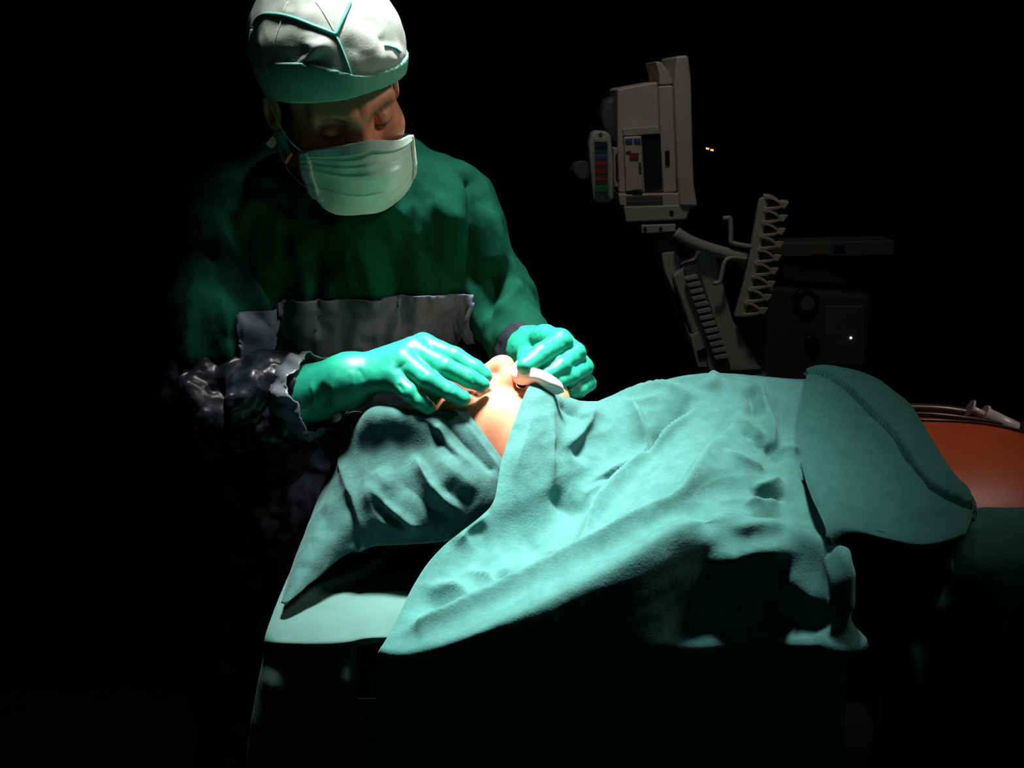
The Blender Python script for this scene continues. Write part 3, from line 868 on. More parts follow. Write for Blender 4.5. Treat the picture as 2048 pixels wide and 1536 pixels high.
# ---- gown
def gown_sdf(W):
    d = s_ell(W, CHEST + np.array([0, 0, .005]), (.195, .125, .20))
    d = smin(d, s_ell(W, BELLY + np.array([0, 0, -.05]), (.185, .125, .30)), .08)
    d = smin(d, s_cone(W, BELLY + np.array([0, .0, -.2]), np.array([BELLY[0] - .02, BELLY[1], .45]), .155, .19), .08)
    nb = NECK + np.array([0.0, .035, -.035])
    d = smin(d, s_cone(W, nb, SH_R + np.array([.01, .012, -.012]), .075, .062), .05)
    d = smin(d, s_cone(W, nb, SH_L + np.array([-.01, .012, -.012]), .075, .060), .05)
    d = smin(d, s_cone(W, SH_R, at(440, 640, 1.60), .060, .060), .05)
    d = smin(d, s_cone(W, at(440, 640, 1.60), at(438, 716, 1.583), .060, .064), .03)
    d = smin(d, s_cone(W, SH_L, EL_L + np.array([-.008, 0, .012]), .058, .052), .05)
    d = smin(d, s_cone(W, EL_L + np.array([-.008, 0, .005]), at(1034, 676, 1.662), .052, .046), .03)
    # neck opening
    hole = s_cone(W, NECK + np.array([.0, -.005, .0]), NECK + np.array([.0, -.02, .3]), .066, .17)
    d = smax(d, -hole, .012)
    # right sleeve ends above the elbow
    n = np.array([.05, -.12, -.99]); n /= np.linalg.norm(n)
    cut = (W - at(438, 722, 1.583)) @ n
    near = np.linalg.norm((W - at(438, 722, 1.583))[:, :2], axis=1) - .105
    d = np.where(near < 0, smax(d, cut, .006), d)
    return d
V, Fq = surface_nets(gown_sdf, (-.52, 1.44, .26), (.16, 2.06, 1.53), .0052)
V = relax(V, Fq, 2)
G_FOLDS = [
    ([(560, 420), (600, 500), (615, 590), (622, 720)], .012, .020, .6),
    ([(625, 470), (635, 560), (640, 680)], -.014, .018),
    ([(655, 520), (650, 620), (648, 730)], .008, .014),
    ([(420, 400), (470, 500), (500, 590), (525, 700)], .016, .022, .6),
    ([(450, 420), (505, 520), (530, 610)], -.016, .020),
    ([(400, 470), (440, 560), (455, 640)], -.010, .020),
    ([(440, 560), (450, 640), (455, 715)], .010, .014, .6, (1, 0)),
    ([(480, 600), (500, 660), (512, 725)], .010, .014, .6, (1, 0)),
    ([(395, 560), (388, 640), (380, 715)], .008, .012, .6, (1, 0)),
    ([(940, 360), (945, 450), (948, 560), (948, 680)], -.012, .010, 1, (0, 0)),
    ([(960, 400), (985, 480), (990, 560)], .010, .018),
    ([(1000, 520), (985, 600), (975, 650)], -.010, .016),
    ([(1040, 560), (1010, 610), (980, 640)], .010, .014),
    ([(760, 470), (790, 540), (800, 600), (795, 680)], -.010, .020),
    ([(720, 480), (740, 560), (745, 640)], .008, .022),
    ([(850, 400), (900, 430), (935, 440)], .006, .014),
    ([(840, 470), (890, 540), (930, 580)], -.006, .016),
    ([(880, 480), (885, 560), (870, 640)], .006, .016),
    ([(600, 440), (680, 450), (780, 440), (840, 400)], .006, .014),
    ([(480, 390), (530, 430), (580, 460)], .008, .014),
    ([(520, 360), (560, 400), (600, 430)], -.006, .012),
]
V = folds(V, Fq, G_FOLDS, 1.7, lambda V: streaks(V, (0.12, 0, 1), .0050, 26) + streaks(V, (-.25, 0, 1), .0022, 60))
N = vnormals(V, Fq)
V = V + N * (.0030 * noise(V * np.array([1, 1, .45]), 26) + .0015 * noise(V, 60))[:, None]
gown = mobj('gown', V, Fq, M_GREEN, surgeon)
gown['label'] = 'dark green cloth gown with short sleeves'
tree_gown = bvh(V, Fq)

# reinforced film panel on the front of the gown
zt = at(720, 585, 1.63)[2]
cen = V[Fq].mean(1); cn = vnormals(V, Fq)[Fq].mean(1)
xl = at(512, 640, 1.66)[0]; xr = at(947, 640, 1.66)[0]
xs = xl
zc_ = zt - .010
sel = (V[Fq][:, :, 2].min(1) < zc_) & (cen[:, 0] > xs) & (V[Fq][:, :, 0].min(1) < xr) & (cn[:, 1] < -.05)
u, Fp = patch(V, Fq, sel)
Vn = vnormals(V, Fq)
Vp = V[u] + Vn[u] * (.006 + streaks(V[u], (.15, 0, 1), .005, 38) + .003 * (1 - 2 * np.abs(noise(V[u], 50))))[:, None]
Vp[:, 2] = np.minimum(Vp[:, 2], zc_); Vp[:, 0] = np.clip(Vp[:, 0], xl, xr)
o = mobj('chest_panel', Vp, Fp, M_PANEL, surgeon); solid(o, .002); o['label'] = 'slate blue film panel'
# dark film apron below the waist
cols = []
for i in range(9):
    t = i / 8; a = math.pi * (1.02 - 1.04 * t) 
    cols.append([np.array([BELLY[0] - .01 + (.20 + .03 * k) * math.cos(a), BELLY[1] - (.135 + .02 * k) * max(0, math.sin(a)) - .006, z]) for k, z in ((0, 1.06), (.3, .95), (.8, .80), (1.3, .6), (1.8, .38))])
Gq = grid_surface(cols, 90, 90); Va = Gq.reshape(-1, 3); Fa = grid_faces(90, 90)
Na = vnormals(Va, Fa)
if np.mean(Na[:, 1]) > 0: Fa = Fa[:, ::-1]; Na = -Na
Va = Va + Na * (.016 * (1 - 2 * np.abs(noise(Va * np.array([1, 1, .6]), 14))) + .007 * (1 - 2 * np.abs(noise(Va, 34))))[:, None]
o = mobj('apron', Va, Fa, mat('black_film_apron', (.03, .04, .058), .3, spec=.6, bump=[(24, .8, .012, 'ridge')]), surgeon); solid(o, .002); o['label'] = 'crumpled black plastic apron'

# film over-sleeve of the right arm, crumpled
def sleeve_sdf(W):
    d = s_cone(W, at(436, 752, 1.575), at(432, 800, 1.565), .058, .066)
    d = smin(d, s_cone(W, at(430, 815, 1.565), at(560, 800, 1.520), .064, .056), .04)
    d = smin(d, s_cone(W, at(560, 800, 1.520), at(596, 794, 1.505), .054, .030), .03)
    return d
V, Fq = surface_nets(sleeve_sdf, (-.52, 1.38, .98), (-.19, 1.72, 1.28), .004)
V = relax(V, Fq, 1)
V = folds(V, Fq, [
    ([(380, 745), (400, 800), (440, 850)], .016, .014, .6), ([(420, 740), (445, 790), (470, 860)], -.016, .014),
    ([(470, 745), (480, 800), (455, 860)], .014, .013, .6), ([(520, 740), (500, 790), (470, 840)], .014, .012, .6),
    ([(545, 745), (540, 800), (500, 870)], -.016, .014), ([(575, 740), (585, 790), (575, 850)], .012, .010, .6),
    ([(600, 740), (610, 790), (620, 840)], .010, .008), ([(440, 880), (530, 860), (620, 840)], .012, .012),
])
N = vnormals(V, Fq)
V = V + N * (.006 * (1 - 2 * np.abs(noise(V, 26))) + .0035 * (1 - 2 * np.abs(noise(V, 60))))[:, None]
sl = mobj('forearm_sleeve', V, Fq, M_PLASTIC, surgeon); sl['label'] = 'crumpled black film sleeve'
# gathered cuff where the film sleeve meets the glove
def cuff(center, axis, r, name, par, seed, length=.035):
    ax_ = np.asarray(axis, float); ax_ /= np.linalg.norm(ax_)
    u_ = np.cross(ax_, [0, 0, 1.0]); u_ /= np.linalg.norm(u_); v_ = np.cross(ax_, u_)
    nu, nv = 72, 16
    V = []
    for i in range(nu):
        a = 2 * math.pi * i / nu
        for j in range(nv):
            t = j / (nv - 1)
            rr = r * (1 + .10 * math.sin(math.pi * t) + .03 * t) + .0035 * math.sin(5 * a + seed + 3 * t) + .0022 * math.sin(12 * a + 2 * seed - 5 * t) + .0012 * math.sin(29 * a + 8 * t)
            V.append(np.asarray(center) + ax_ * ((t - .5) * length + .004 * math.sin(5 * a + seed)) + (u_ * math.cos(a) + v_ * math.sin(a)) * rr)
    Fc = [(i * nv + j, ((i + 1) % nu) * nv + j, ((i + 1) % nu) * nv + j + 1, i * nv + j + 1) for i in range(nu) for j in range(nv - 1)]
    o = MB(); o.v = [tuple(v) for v in V]; o.f = Fc
    o = o.build(name, M_CUFF, par, smooth=True); solid(o, .002, 0)
    return o
M_CUFF = mat('clear_film_cuff', (0.16, 0.20, 0.22), 0.22, spec=0.7, bump=[(60, .6, .004, 'ridge')])
cuff(at(618, 792, 1.492), at(700, 765, 1.45) - at(600, 795, 1.50), .0475, 'sleeve_cuff', surgeon, .7, .040)

# left forearm, mostly behind the patient
def sleeve2_sdf(W):
    d = s_cone(W, at(1030, 676, 1.668), at(1050, 702, 1.622), .038, .034)
    return d
V, Fq = surface_nets(sleeve2_sdf, (-.10, 1.55, 1.05), (.12, 1.80, 1.32), .004)
N = vnormals(V, Fq)
V = V + N * (.006 * (1 - 2 * np.abs(noise(V, 24))) + .003 * noise(V, 60))[:, None]
sl2 = mobj('forearm_sleeve', V, Fq, M_PLASTIC, surgeon); sl2['label'] = 'black film sleeve'

# ---- gloved hands
def chain(W, pts, rs, k=.004):
    d = None
    for i in range(len(pts) - 1):
        s = s_cone(W, pts[i], pts[i + 1], rs[i], rs[i + 1])
        d = s if d is None else smin(d, s, k)
    return d
def hand_sdf(W, wrist, wr, fingers, thumb, extra, kp=.012, cuffc=None):
    d = None
    for f in fingers:                                   # palm: metacarpals
        s = s_cone(W, wrist + (f['p'][0] - wrist) * .10, f['p'][0], wr * .72, f['r'][0] * 1.08)
        d = s if d is None else smin(d, s, kp)
    d = smin(d, s_sphere(W, wrist, wr), .02)
    fd = None
    for f in fingers:
        s = chain(W, f['p'], f['r'])
        d = smin(d, s, .0055) if fd is None else d
        fd = s if fd is None else np.minimum(fd, s)
        d = smin(d, s, .0045)
    d = smin(d, chain(W, thumb['p'], thumb['r']), .008)
    for a_, b_, r1, r2 in extra:
        d = smin(d, s_cone(W, a_, b_, r1, r2), .018)
    return d

A = at
RH_WR = A(694, 762, 1.462)
R_FING = [
  dict(p=[A(846, 694, 1.492), A(908, 716, 1.470), A(948, 738, 1.464), A(968, 752, 1.462)], r=[0.0162, 0.0127, 0.0110, 0.0095]),   # index
  dict(p=[A(826, 702, 1.466), A(890, 735, 1.437), A(938, 757, 1.436), A(964, 769, 1.438)], r=[0.0162, 0.0127, 0.0114, 0.0099]),   # middle
  dict(p=[A(806, 722, 1.446), A(854, 758, 1.420), A(898, 782, 1.418), A(926, 797, 1.420)], r=[0.0153, 0.0121, 0.0108, 0.0095]),   # ring
  dict(p=[A(786, 756, 1.434), A(818, 784, 1.418), A(838, 801, 1.416), A(856, 815, 1.417)], r=[0.0143, 0.0112, 0.0102, 0.0091]),   # little
]
R_THUMB = dict(p=[A(742, 748, 1.490), A(800, 770, 1.500), A(852, 790, 1.495), A(884, 800, 1.488)], r=[.017, .014, .0125, .0105])
def rhand(W):
    d = hand_sdf(W, RH_WR, .0290, R_FING, R_THUMB,
        [(RH_WR, A(600, 796, 1.496), .0300, .0425)], .014)
    cut = (W - A(594, 797, 1.498)) @ ((A(594, 797, 1.498) - RH_WR) / np.linalg.norm(A(594, 797, 1.498) - RH_WR))
    return smax(d, cut, .004)
lo = np.array([-.30, 1.36, 1.05]); hi = np.array([-.015, 1.56, 1.26])
V, Fq = surface_nets(rhand, lo, hi, .0018)
V = newton(V, rhand, 1)
V = folds(V, Fq, [
    ([(712, 735), (722, 745), (728, 765)], -.0014, .003), ([(700, 738), (706, 755), (706, 780)], .0012, .004),
    ([(793, 768), (802, 775), (806, 785)], -.0012, .002), ([(798, 762), (808, 770), (813, 779)], .0010, .002),
    ([(640, 760), (648, 790), (645, 830)], -.0030, .006), ([(620, 760), (628, 790), (622, 830)], .0030, .006),
    ([(660, 760), (668, 785), (672, 820)], .0020, .006), ([(900, 765), (906, 775), (904, 788)], -.0010, .0022),
    ([(938, 745), (944, 755), (944, 768)], -.0010, .0022), ([(770, 700), (785, 730), (780, 760)], .0016, .008),
    ([(820, 720), (800, 735), (780, 742)], -.0015, .004),
])
N = vnormals(V, Fq); V = V + N * (.0004 * noise(V, 70) + .0002 * noise(V, 160))[:, None]
glove_r = mobj('glove', V, Fq, M_GLOVE, surgeon); glove_r['label'] = 'green latex glove, fingers spread on the patient brow'

LH_WR = A(1062, 704, 1.605)
L_FING = [
  dict(p=[A(1088, 676, 1.557), A(1122, 682, 1.520), A(1082, 708, 1.485), A(1050, 732, 1.465)], r=[.0160, .0138, .0122, .0100]),
  dict(p=[A(1120, 682, 1.565), A(1152, 706, 1.527), A(1122, 732, 1.491), A(1093, 750, 1.473)], r=[.0155, .0130, .0116, .0098]),
  dict(p=[A(1140, 704, 1.571), A(1168, 734, 1.533), A(1142, 752, 1.497), A(1118, 764, 1.481)], r=[.0150, .0122, .0110, .0094]),
  dict(p=[A(1150, 732, 1.573), A(1175, 766, 1.537), A(1158, 780, 1.510), A(1140, 786, 1.495)], r=[.0140, .0112, .0100, .0088]),
]
L_THUMB = dict(p=[A(1058, 704, 1.575), A(1056, 724, 1.535), A(1056, 736, 1.500), A(1058, 742, 1.475)], r=[.017, .0145, .0125, .0100])
def lhand(W):
    return hand_sdf(W, LH_WR, .030, L_FING, L_THUMB, [(LH_WR, A(1034, 694, 1.645), .029, .032)], .014)
V, Fq = surface_nets(lhand, (-.04, 1.38, 1.06), (.14, 1.70, 1.29), .0018)
V = newton(V, lhand, 1)
N = vnormals(V, Fq); V = V + N * (.0008 * noise(V, 80) + .0004 * noise(V, 200))[:, None]
glove_l = mobj('glove', V, Fq, M_GLOVE, surgeon); glove_l['label'] = 'green latex glove, fingers pinching the gauze'

# ---- cap
def cap_core(Qc):
    d = s_ell(Qc, (0, .016, .042), (.0885, .112, .093))
    return smin(d, s_ell(Qc, (0, .008, .078), (.094, .116, .082)), .03)
CAP_N = np.array([0, -.33, -1.0]); CAP_N /= np.linalg.norm(CAP_N)
def cap_sdf(W):
    Qc = (W - S_ORG) @ SR
    return smax(cap_core(Qc), (Qc - np.array([0, -.100, .0560])) @ CAP_N, .004)
V, Fq = surface_nets(cap_sdf, S_ORG - .2, S_ORG + .24, .0032)
V = relax(V, Fq, 1)
V = folds(V, Fq, [
    ([(560, 150), (600, 125), (640, 95), (665, 80)], .006, .010, .6), ([(580, 160), (625, 130), (660, 110)], -.005, .010),
    ([(600, 85), (640, 90), (668, 78)], .005, .008), ([(550, 120), (590, 110), (630, 100)], -.005, .010),
    ([(760, 90), (785, 95), (805, 100)], .004, .006), ([(740, 60), (770, 85), (800, 92)], -.004, .010),
    ([(770, 115), (790, 118), (806, 116)], .003, .006), ([(520, 60), (530, 110), (545, 170)], .005, .012),
    ([(680, 80), (710, 100), (750, 105)], -.003, .012), ([(700, 130), (750, 118), (800, 112)], .002, .008),
], .7)
N = vnormals(V, Fq); V = V + N * (.0018 * noise(V, 30) + .0012 * (1 - 2 * np.abs(noise(V, 45))))[:, None]
cap = mobj('surgical_cap', V, Fq, M_CAP, surgeon); cap['label'] = 'white nonwoven cap with turquoise seams'
tree_cap = bvh(V, Fq)
Qc = (V - S_ORG) @ SR
nb_ = np.array([0, .33, 1.0]); nb_ /= np.linalg.norm(nb_)
hgt = (Qc - np.array([0, -.100, .0560])) @ nb_
hf = hgt[Fq].mean(1); qf = Qc[Fq].mean(1)
def band_sdf(W):
    Qb = (W - S_ORG) @ SR
    d = cap_core(Qb) - .0034
    h_ = (Qb - np.array([0, -.100, .0560])) @ nb_
    lim = .021 + .032 * sstep(.03, -.07, Qb[:, 0])
    return np.maximum(np.maximum(d, h_ - lim), -h_ - .001)
Vb, Fb = surface_nets(band_sdf, S_ORG - .2, S_ORG + .24, .003)
Nb = vnormals(Vb, Fb); Vb = Vb + Nb * (.0012 * noise(Vb, 30))[:, None]
o = mobj('cap_band', Vb, Fb, M_BAND, cap); o['label'] = 'mint green band'
def seam(pts, r, name, m, tree, par, n=24, lift=.3):
    P = [cast(tree, *p) for p in pts]; P = [p for p in P if p is not None]
    if len(P) < 2: return None
    P = smooth_path(P, n) if len(P) > 2 else P
    Q_ = []
    for p in P:
        h = tree.find_nearest(Vector(p))
        q = np.array(h[0]) if h[0] is not None else p
        nn = np.array(h[1]); nn = nn if nn @ (CAMP - q) > 0 else -nn
        Q_.append(q + nn * r * lift)
    return MB().tube(Q_, r, 6).build(name, m, par, smooth=True)
for pts in ([(508, 52), (516, 36), (560, 30), (612, 46), (672, 70)], [(672, 70), (688, 34), (700, 6)], [(505, 60), (500, 100), (506, 140)]):
    seam(pts, .0024, 'seam_piping', M_PIPE, tree_cap, cap)
seam([(672, 72), (690, 115), (706, 162), (710, 178)], .0016, 'seam_piping', M_PIPE, tree_cap, cap)
seam([(768, 92), (788, 96), (800, 104)], .0018, 'seam_piping', M_PIPE, tree_cap, cap)
seam([(576, 4), (562, 45), (548, 96)], .0010, 'thread', M_WHITE, tree_cap, cap)
seam([(632, 4), (650, 30), (668, 62)], .0008, 'thread', M_WHITE, tree_cap, cap)

# ---- mask
def mask_y(x, z):
    y0 = np.interp(z, [-.140, -.128, -.115, -.095, -.070, -.045, -.020, .000, .008], [-.060, -.092, -.112, -.126, -.134, -.137, -.126, -.113, -.108])
    k = np.clip(np.abs(x) / .078, 0, 1.2)
    return y0 - .004 + k ** 2.2 * (-.046 - y0)
nx, nz = 61, 91
V = np.zeros((nx, nz, 3))
for i in range(nx):
    for j in range(nz):
        t = j / (nz - 1); s = i / (nx - 1) * 2 - 1
        z = -.018 - .119 * t + (.017 * (1 - abs(s) ** 1.6) - .020 * max(0, s) - .018 * abs(s) ** 6) * (1 - t)
        hw = np.interp(t, [0, .1, .35, .6, .8, .93, 1], [.077, .078, .078, .074, .062, .046, .030])
        x = s * hw
        y = mask_y(x, z)
        pl = 0.0
        for zc in (.12, .18, .26, .50):
            e = (t - zc) / .05
            if 0 <= e < 1: pl += .0016 * (1 - e) 
        pl *= (1 - .35 * abs(s))
        dip = .004 * math.exp(-((abs(x) - .026) / .014) ** 2) * math.exp(-((z - .004) / .012) ** 2)
        V[i, j] = hl(x + .003, y - pl + dip, z + .006 * (1 - abs(s)) * (1 - t) * 0)
Vf = V.reshape(-1, 3); Fm = grid_faces(nx, nz)
Nm = vnormals(Vf, Fm)
if np.mean(Nm @ (CAMP - S_ORG)) < 0: Fm = Fm[:, ::-1]; Nm = -Nm
Vf = Vf + Nm * (.0012 * noise(Vf, 45))[:, None]
mask = mobj('face_mask', Vf, Fm, M_MASK, surgeon); solid(mask, .0022); mask['label'] = 'pleated mint green face mask'
Vg = Vf.reshape(nx, nz, 3); Ng = Nm.reshape(nx, nz, 3)
for i0, i1 in ((0, 5), (nx - 5, nx)):
    sub = (Vg[i0:i1, 2:60] + Ng[i0:i1, 2:60] * .0022)
    o = mobj('side_binding', sub.reshape(-1, 3), grid_faces(i1 - i0, 58), M_WHITE, mask); solid(o, .003, 0)
sub = Vg[:, 0:9] + Ng[:, 0:9] * .0018
o = mobj('top_binding', sub.reshape(-1, 3), grid_faces(nx, 9), M_PALE, mask); solid(o, .0028, 0)
# ties
e0 = Vg[2, 3]; e1 = hl(-.0905, .004, .018)
MB().tube(smooth_path([e0, e0 * .6 + e1 * .4 + SR @ np.array([-.008, -.006, 0]), e1], 10), .0011, 6).build('mask_tie', M_WHITE, mask, smooth=True)
e0 = Vg[2, 56]; e1 = hl(-.083, .035, -.060)
MB().tube(smooth_path([e0, (e0 + e1) / 2 + SR @ np.array([-.012, 0, -.004]), e1], 10), .0011, 6).build('mask_tie', M_WHITE, mask, smooth=True)
# folded white end of the tie beside the ear
p0 = at(543, 284, 1.66)
MB().prism([at(531, 288, 1.655), at(546, 271, 1.655), at(552, 284, 1.655), at(543, 297, 1.655)], (0.001, .004, 0)).build('tie_end', M_WHITE, mask)
MB().tube(smooth_path([at(546, 272, 1.657), at(549, 250, 1.662), hl(-.088, .02, .012)], 8), .0009, 6).build('mask_tie', M_WHITE, mask, smooth=True)

# ---- legs and shoes below the table
for sx in (-1, 1):
    def leg_sdf(W, sx=sx):
        hx = BELLY[0] - .02 + sx * .095
        d = s_cone(W, np.array([hx, BELLY[1] + .01, .88]), np.array([hx, BELLY[1], .50]), .085, .065)
        return smin(d, s_cone(W, np.array([hx, BELLY[1], .50]), np.array([hx, BELLY[1] + .01, .11]), .065, .055), .03)
    V, Fq = surface_nets(leg_sdf, (-.75, 1.5, .0), (.3, 2.05, 1.0), .014)
    mobj('trouser_leg', V, Fq, M_GREEN, surgeon)
    def shoe_sdf(W, sx=sx):
        hx = BELLY[0] - .02 + sx * .095
        d = s_ell(W, (hx + sx * .01, BELLY[1] - .05, .045), (.048, .14, .05))
        d = smin(d, s_sphere(W, (hx, BELLY[1] + .02, .06), .05), .04)
        return smax(d, .003 - W[:, 2], .008)
    V, Fq = surface_nets(shoe_sdf, (-.75, 1.5, -.03), (.3, 2.05, .2), .009)
    mobj('shoe', V, Fq, M_BLACK, surgeon)

# ------------------------------------------------------------------ gauze
nu, nv = 60, 24
mid = smooth_path([at(1034, 722, 1.490), at(1044, 747, 1.470), at(1075, 752, 1.456), at(1102, 768, 1.446), at(1128, 784, 1.440)], nu)
V = np.zeros((nu, nv, 3))
for i, p in enumerate(mid):
    t = i / (nu - 1); tg = np.asarray(mid[min(i + 1, nu - 1)]) - np.asarray(mid[max(i - 1, 0)]); tg = tg / np.linalg.norm(tg)
    a_ = np.cross(tg, [0, 1.0, .2]); a_ /= np.linalg.norm(a_); b_ = np.cross(tg, a_)
    wv = (.0100 + .0055 * math.exp(-((t - .22) / .16) ** 2)) * max(.08, 1 - abs(2 * t - 1) ** 7)
    for j in range(nv):
        an = 2 * math.pi * j / nv
        V[i, j] = p + a_ * wv * math.cos(an) * (1 + .1 * math.sin(9 * t)) + b_ * .0055 * max(.1, 1 - abs(2 * t - 1) ** 5) * math.sin(an) * (1 + .25 * math.sin(3 * an + 6 * t))
g = MB(); g.v = [tuple(v) for v in V.reshape(-1, 3)]
g.f = [(i * nv + j, i * nv + (j + 1) % nv, (i + 1) * nv + (j + 1) % nv, (i + 1) * nv + j) for i in range(nu - 1) for j in range(nv)]
g.f += [tuple(range(nv - 1, -1, -1)), tuple((nu - 1) * nv + j for j in range(nv))]
gz = g.build('gauze', M_GAUZE, None, smooth=True)
tag(gz, 'folded white gauze held on the patient mouth by gloved fingers', 'gauze')
# ------------------------------------------------------------------ syringe and leads on the bare torso
def torso_top(x, y):
    """height of the torso under a point"""
    z = np.linspace(1.25, 1.0, 251); Pp = np.stack([np.full(251, x), np.full(251, y), z], 1)
    d = patient_sdf(Pp); k = np.argmax(d < 0)
    return float(z[k])
s0 = at(1938, 816, 1.555)
d_ = at(2052, 872, 1.545) - s0; d_ = d_ / np.linalg.norm(d_)
sy = empty('syringe', tuple(s0 + d_ * .05))
MB().tube([s0, s0 + d_ * .0025], .0125, 24).build('thumb_rest', M_SYR, sy, smooth=False)
MB().tube([s0 + d_ * .0025, s0 + d_ * .022], .0055, 12).build('plunger', M_SYR, sy, smooth=True)
MB().tube([s0 + d_ * .020, s0 + d_ * .0235], .0145, 20).build('finger_flange', M_SYR, sy, smooth=False)
MB().tube([s0 + d_ * .0235, s0 + d_ * .100], .0122, 20).build('barrel', M_SYR, sy, smooth=True)
MB().tube([s0 + d_ * .068, s0 + d_ * .110], .0130, 20).build('dark_sleeve', M_BLACK, sy, smooth=True)
MB().tube([s0 + d_ * .110, s0 + d_ * .122], .0035, 10).build('nozzle', M_SYR, sy, smooth=True)
tag(sy, 'white plastic syringe lying beside the orange-painted torso', 'syringe')

def lead(pts, r, name, lab):
    o = MB().tube(smooth_path(pts, 40), r, 8).build(name, M_CABLE, None, smooth=True)
    return tag(o, lab, 'cable')
M_CABLE = mat('brown_rubber', (0.035, 0.018, 0.012), 0.3)
def along(y0, y1, r, wig, ph):
    P = []
    for k in range(12):
        x = .44 + .036 * k; y = y0 + (y1 - y0) * k / 11 + wig * math.sin(k * .9 + ph)
        P.append((x, y, torso_top(x, y) + r * .85))
    return P
lead(along(1.572, 1.560, .0085, .003, 0), .0085, 'suction_tube', 'thick brown rubber tube along the far side of the painted torso')
lead(along(1.548, 1.535, .0042, .005, 1), .0042, 'monitor_lead', 'medium dark lead between the thick tube and the thinnest lead')
lead(along(1.520, 1.525, .0024, .007, 2), .0024, 'thin_lead', 'thinnest dark lead lying flat on the painted torso')

# ------------------------------------------------------------------ patient monitor on its arm
YM = 2.60
def outl(pts, Y): return [at(x, y, Y) for x, y in pts]
mon = empty('patient_monitor', tuple(at(1310, 412, YM)))
D = lambda t: (0, t, 0)
MB().prism(outl([(1352, 112), (1377, 110), (1383, 160), (1387, 320), (1389, 370), (1396, 414), (1360, 413), (1354, 330), (1348, 160)], YM - .02), D(.26)).build('screen_bezel', M_BEIGE, mon, bevel=.006)
MB().prism(outl([(1317, 172), (1346, 170), (1349, 250), (1354, 384), (1327, 386), (1322, 300)], YM), D(.22)).build('side_strip', M_BEIGE, mon, bevel=.004)
MB().prism(outl([(1310, 122), (1322, 124), (1336, 140), (1345, 160), (1346, 169), (1318, 171), (1318, 150)], YM), D(.20)).build('carry_handle', M_BEIGE, mon, bevel=.004)
MB().prism(outl([(1234, 178), (1316, 163), (1321, 300), (1326, 386), (1236, 386), (1235, 300)], YM + .01), D(.21)).build('casing', M_BEIGE, mon, bevel=.005)
MB().prism(outl([(1245, 258), (1318, 252), (1321, 268), (1247, 272)], YM - .004), D(.03)).build('module_lip', M_GREY, mon, bevel=.002)
MB().prism(outl([(1284, 272), (1320, 270), (1324, 380), (1290, 384)], YM + .003), D(.02)).build('module_slot', M_BLACK, mon)
md = MB().prism(outl([(1248, 274), (1283, 272), (1287, 380), (1252, 384)], YM - .014), D(.05)).build('module', M_BEIGE, mon, bevel=.003)
for pts, m_, n_ in (([(1251, 278), (1265, 277), (1265, 285), (1251, 286)], M_BLUE, 'socket'), ([(1268, 277), (1281, 277), (1281, 285), (1268, 285)], M_BLUE, 'socket'),
                   ([(1259, 306), (1277, 305), (1277, 317), (1259, 318)], M_RED, 'socket'), ([(1277, 325), (1283, 325), (1283, 337), (1277, 337)], M_DGREY, 'button'),
                   ([(1278, 339), (1283, 339), (1283, 344), (1278, 344)], M_DGREY, 'button'), ([(1252, 302), (1262, 301), (1262, 304), (1252, 305)], M_DGREY, 'marking'),
                   ([(1265, 379), (1284, 378), (1284, 380), (1265, 381)], M_DGREY, 'marking')):
    MB().prism(outl(pts, YM - .018), D(.008)).build(n_, m_, md, bevel=.0012)
MB().prism(outl([(1330, 302), (1339, 300), (1340, 330), (1331, 332)], YM - .004), D(.01)).build('vent', M_BLACK, mon, bevel=.002)
MB().prism(outl([(1236, 388), (1392, 386), (1395, 414), (1250, 414), (1238, 410)], YM - .01), D(.24)).build('base_trim', M_BEIGE, mon, bevel=.004)
MB().prism(outl([(1252, 392), (1325, 390), (1326, 406), (1253, 408)], YM - .014), D(.01)).build('base_slot', M_DGREY, mon, bevel=.002)
MB().prism(outl([(1246, 412), (1384, 408), (1374, 440), (1252, 446)], YM - .012), D(.20)).build('foot', M_GREY, mon, bevel=.005)
MB().tube([at(1343, 425, YM - .014), at(1343, 425, YM + .01)], .005, 16).build('knob', M_BLACK, mon)
# the connector block at its side
blk = MB().prism(outl([(1184, 266), (1192, 262), (1212, 263), (1222, 270), (1228, 330), (1229, 396), (1222, 405), (1198, 407), (1187, 400), (1180, 330), (1178, 285)], YM - .05), D(.06)).build('connector_block', M_BEIGE, mon, bevel=.006)
MB().prism(outl([(1189, 272), (1214, 272), (1220, 330), (1221, 396), (1196, 399), (1190, 392), (1186, 330), (1185, 285)], YM - .053), D(.006)).build('recess', M_GREY, blk, bevel=.002)
for y, m_ in ((281, M_GREY), (295, M_BLACK), (314, M_BLUE), (329, M_RED), (344, M_RED), (359, M_RED), (379, M_GRN)):
    hgt_ = 5.5 if y != 379 else 8
    x0 = 1189 + (y - 281) * .022; x1 = x0 + 26
    MB().prism(outl([(x0, y - hgt_ + 2), (x0 + 6, y - hgt_ + 1), (x0 + 8, y - hgt_), (x0 + 18, y - hgt_), (x0 + 20, y - hgt_ + 1), (x1, y - hgt_ + 2), (x1, y + hgt_ - 2), (x0, y + hgt_ - 2)], YM - .060), D(.010)).build('socket', m_, blk, bevel=.0012)
for y in (269, 395):
    MB().tube([at(1201 + (y - 269) * .03, y, YM - .056), at(1201 + (y - 269) * .03, y, YM - .045)], .004, 12).build('screw', M_DGREY, blk)
MB().prism(outl([(1226, 296), (1236, 296), (1237, 302), (1232, 312), (1232, 360), (1238, 370), (1238, 374), (1228, 374)], YM - .03), D(.05)).build('bracket', M_GREY, mon, bevel=.002)
MB().prism(outl([(1210, 200), (1232, 190), (1234, 300), (1204, 258), (1202, 228)], YM + .05), D(.10)).build('rear_bulge', M_DGREY, mon, bevel=.012)
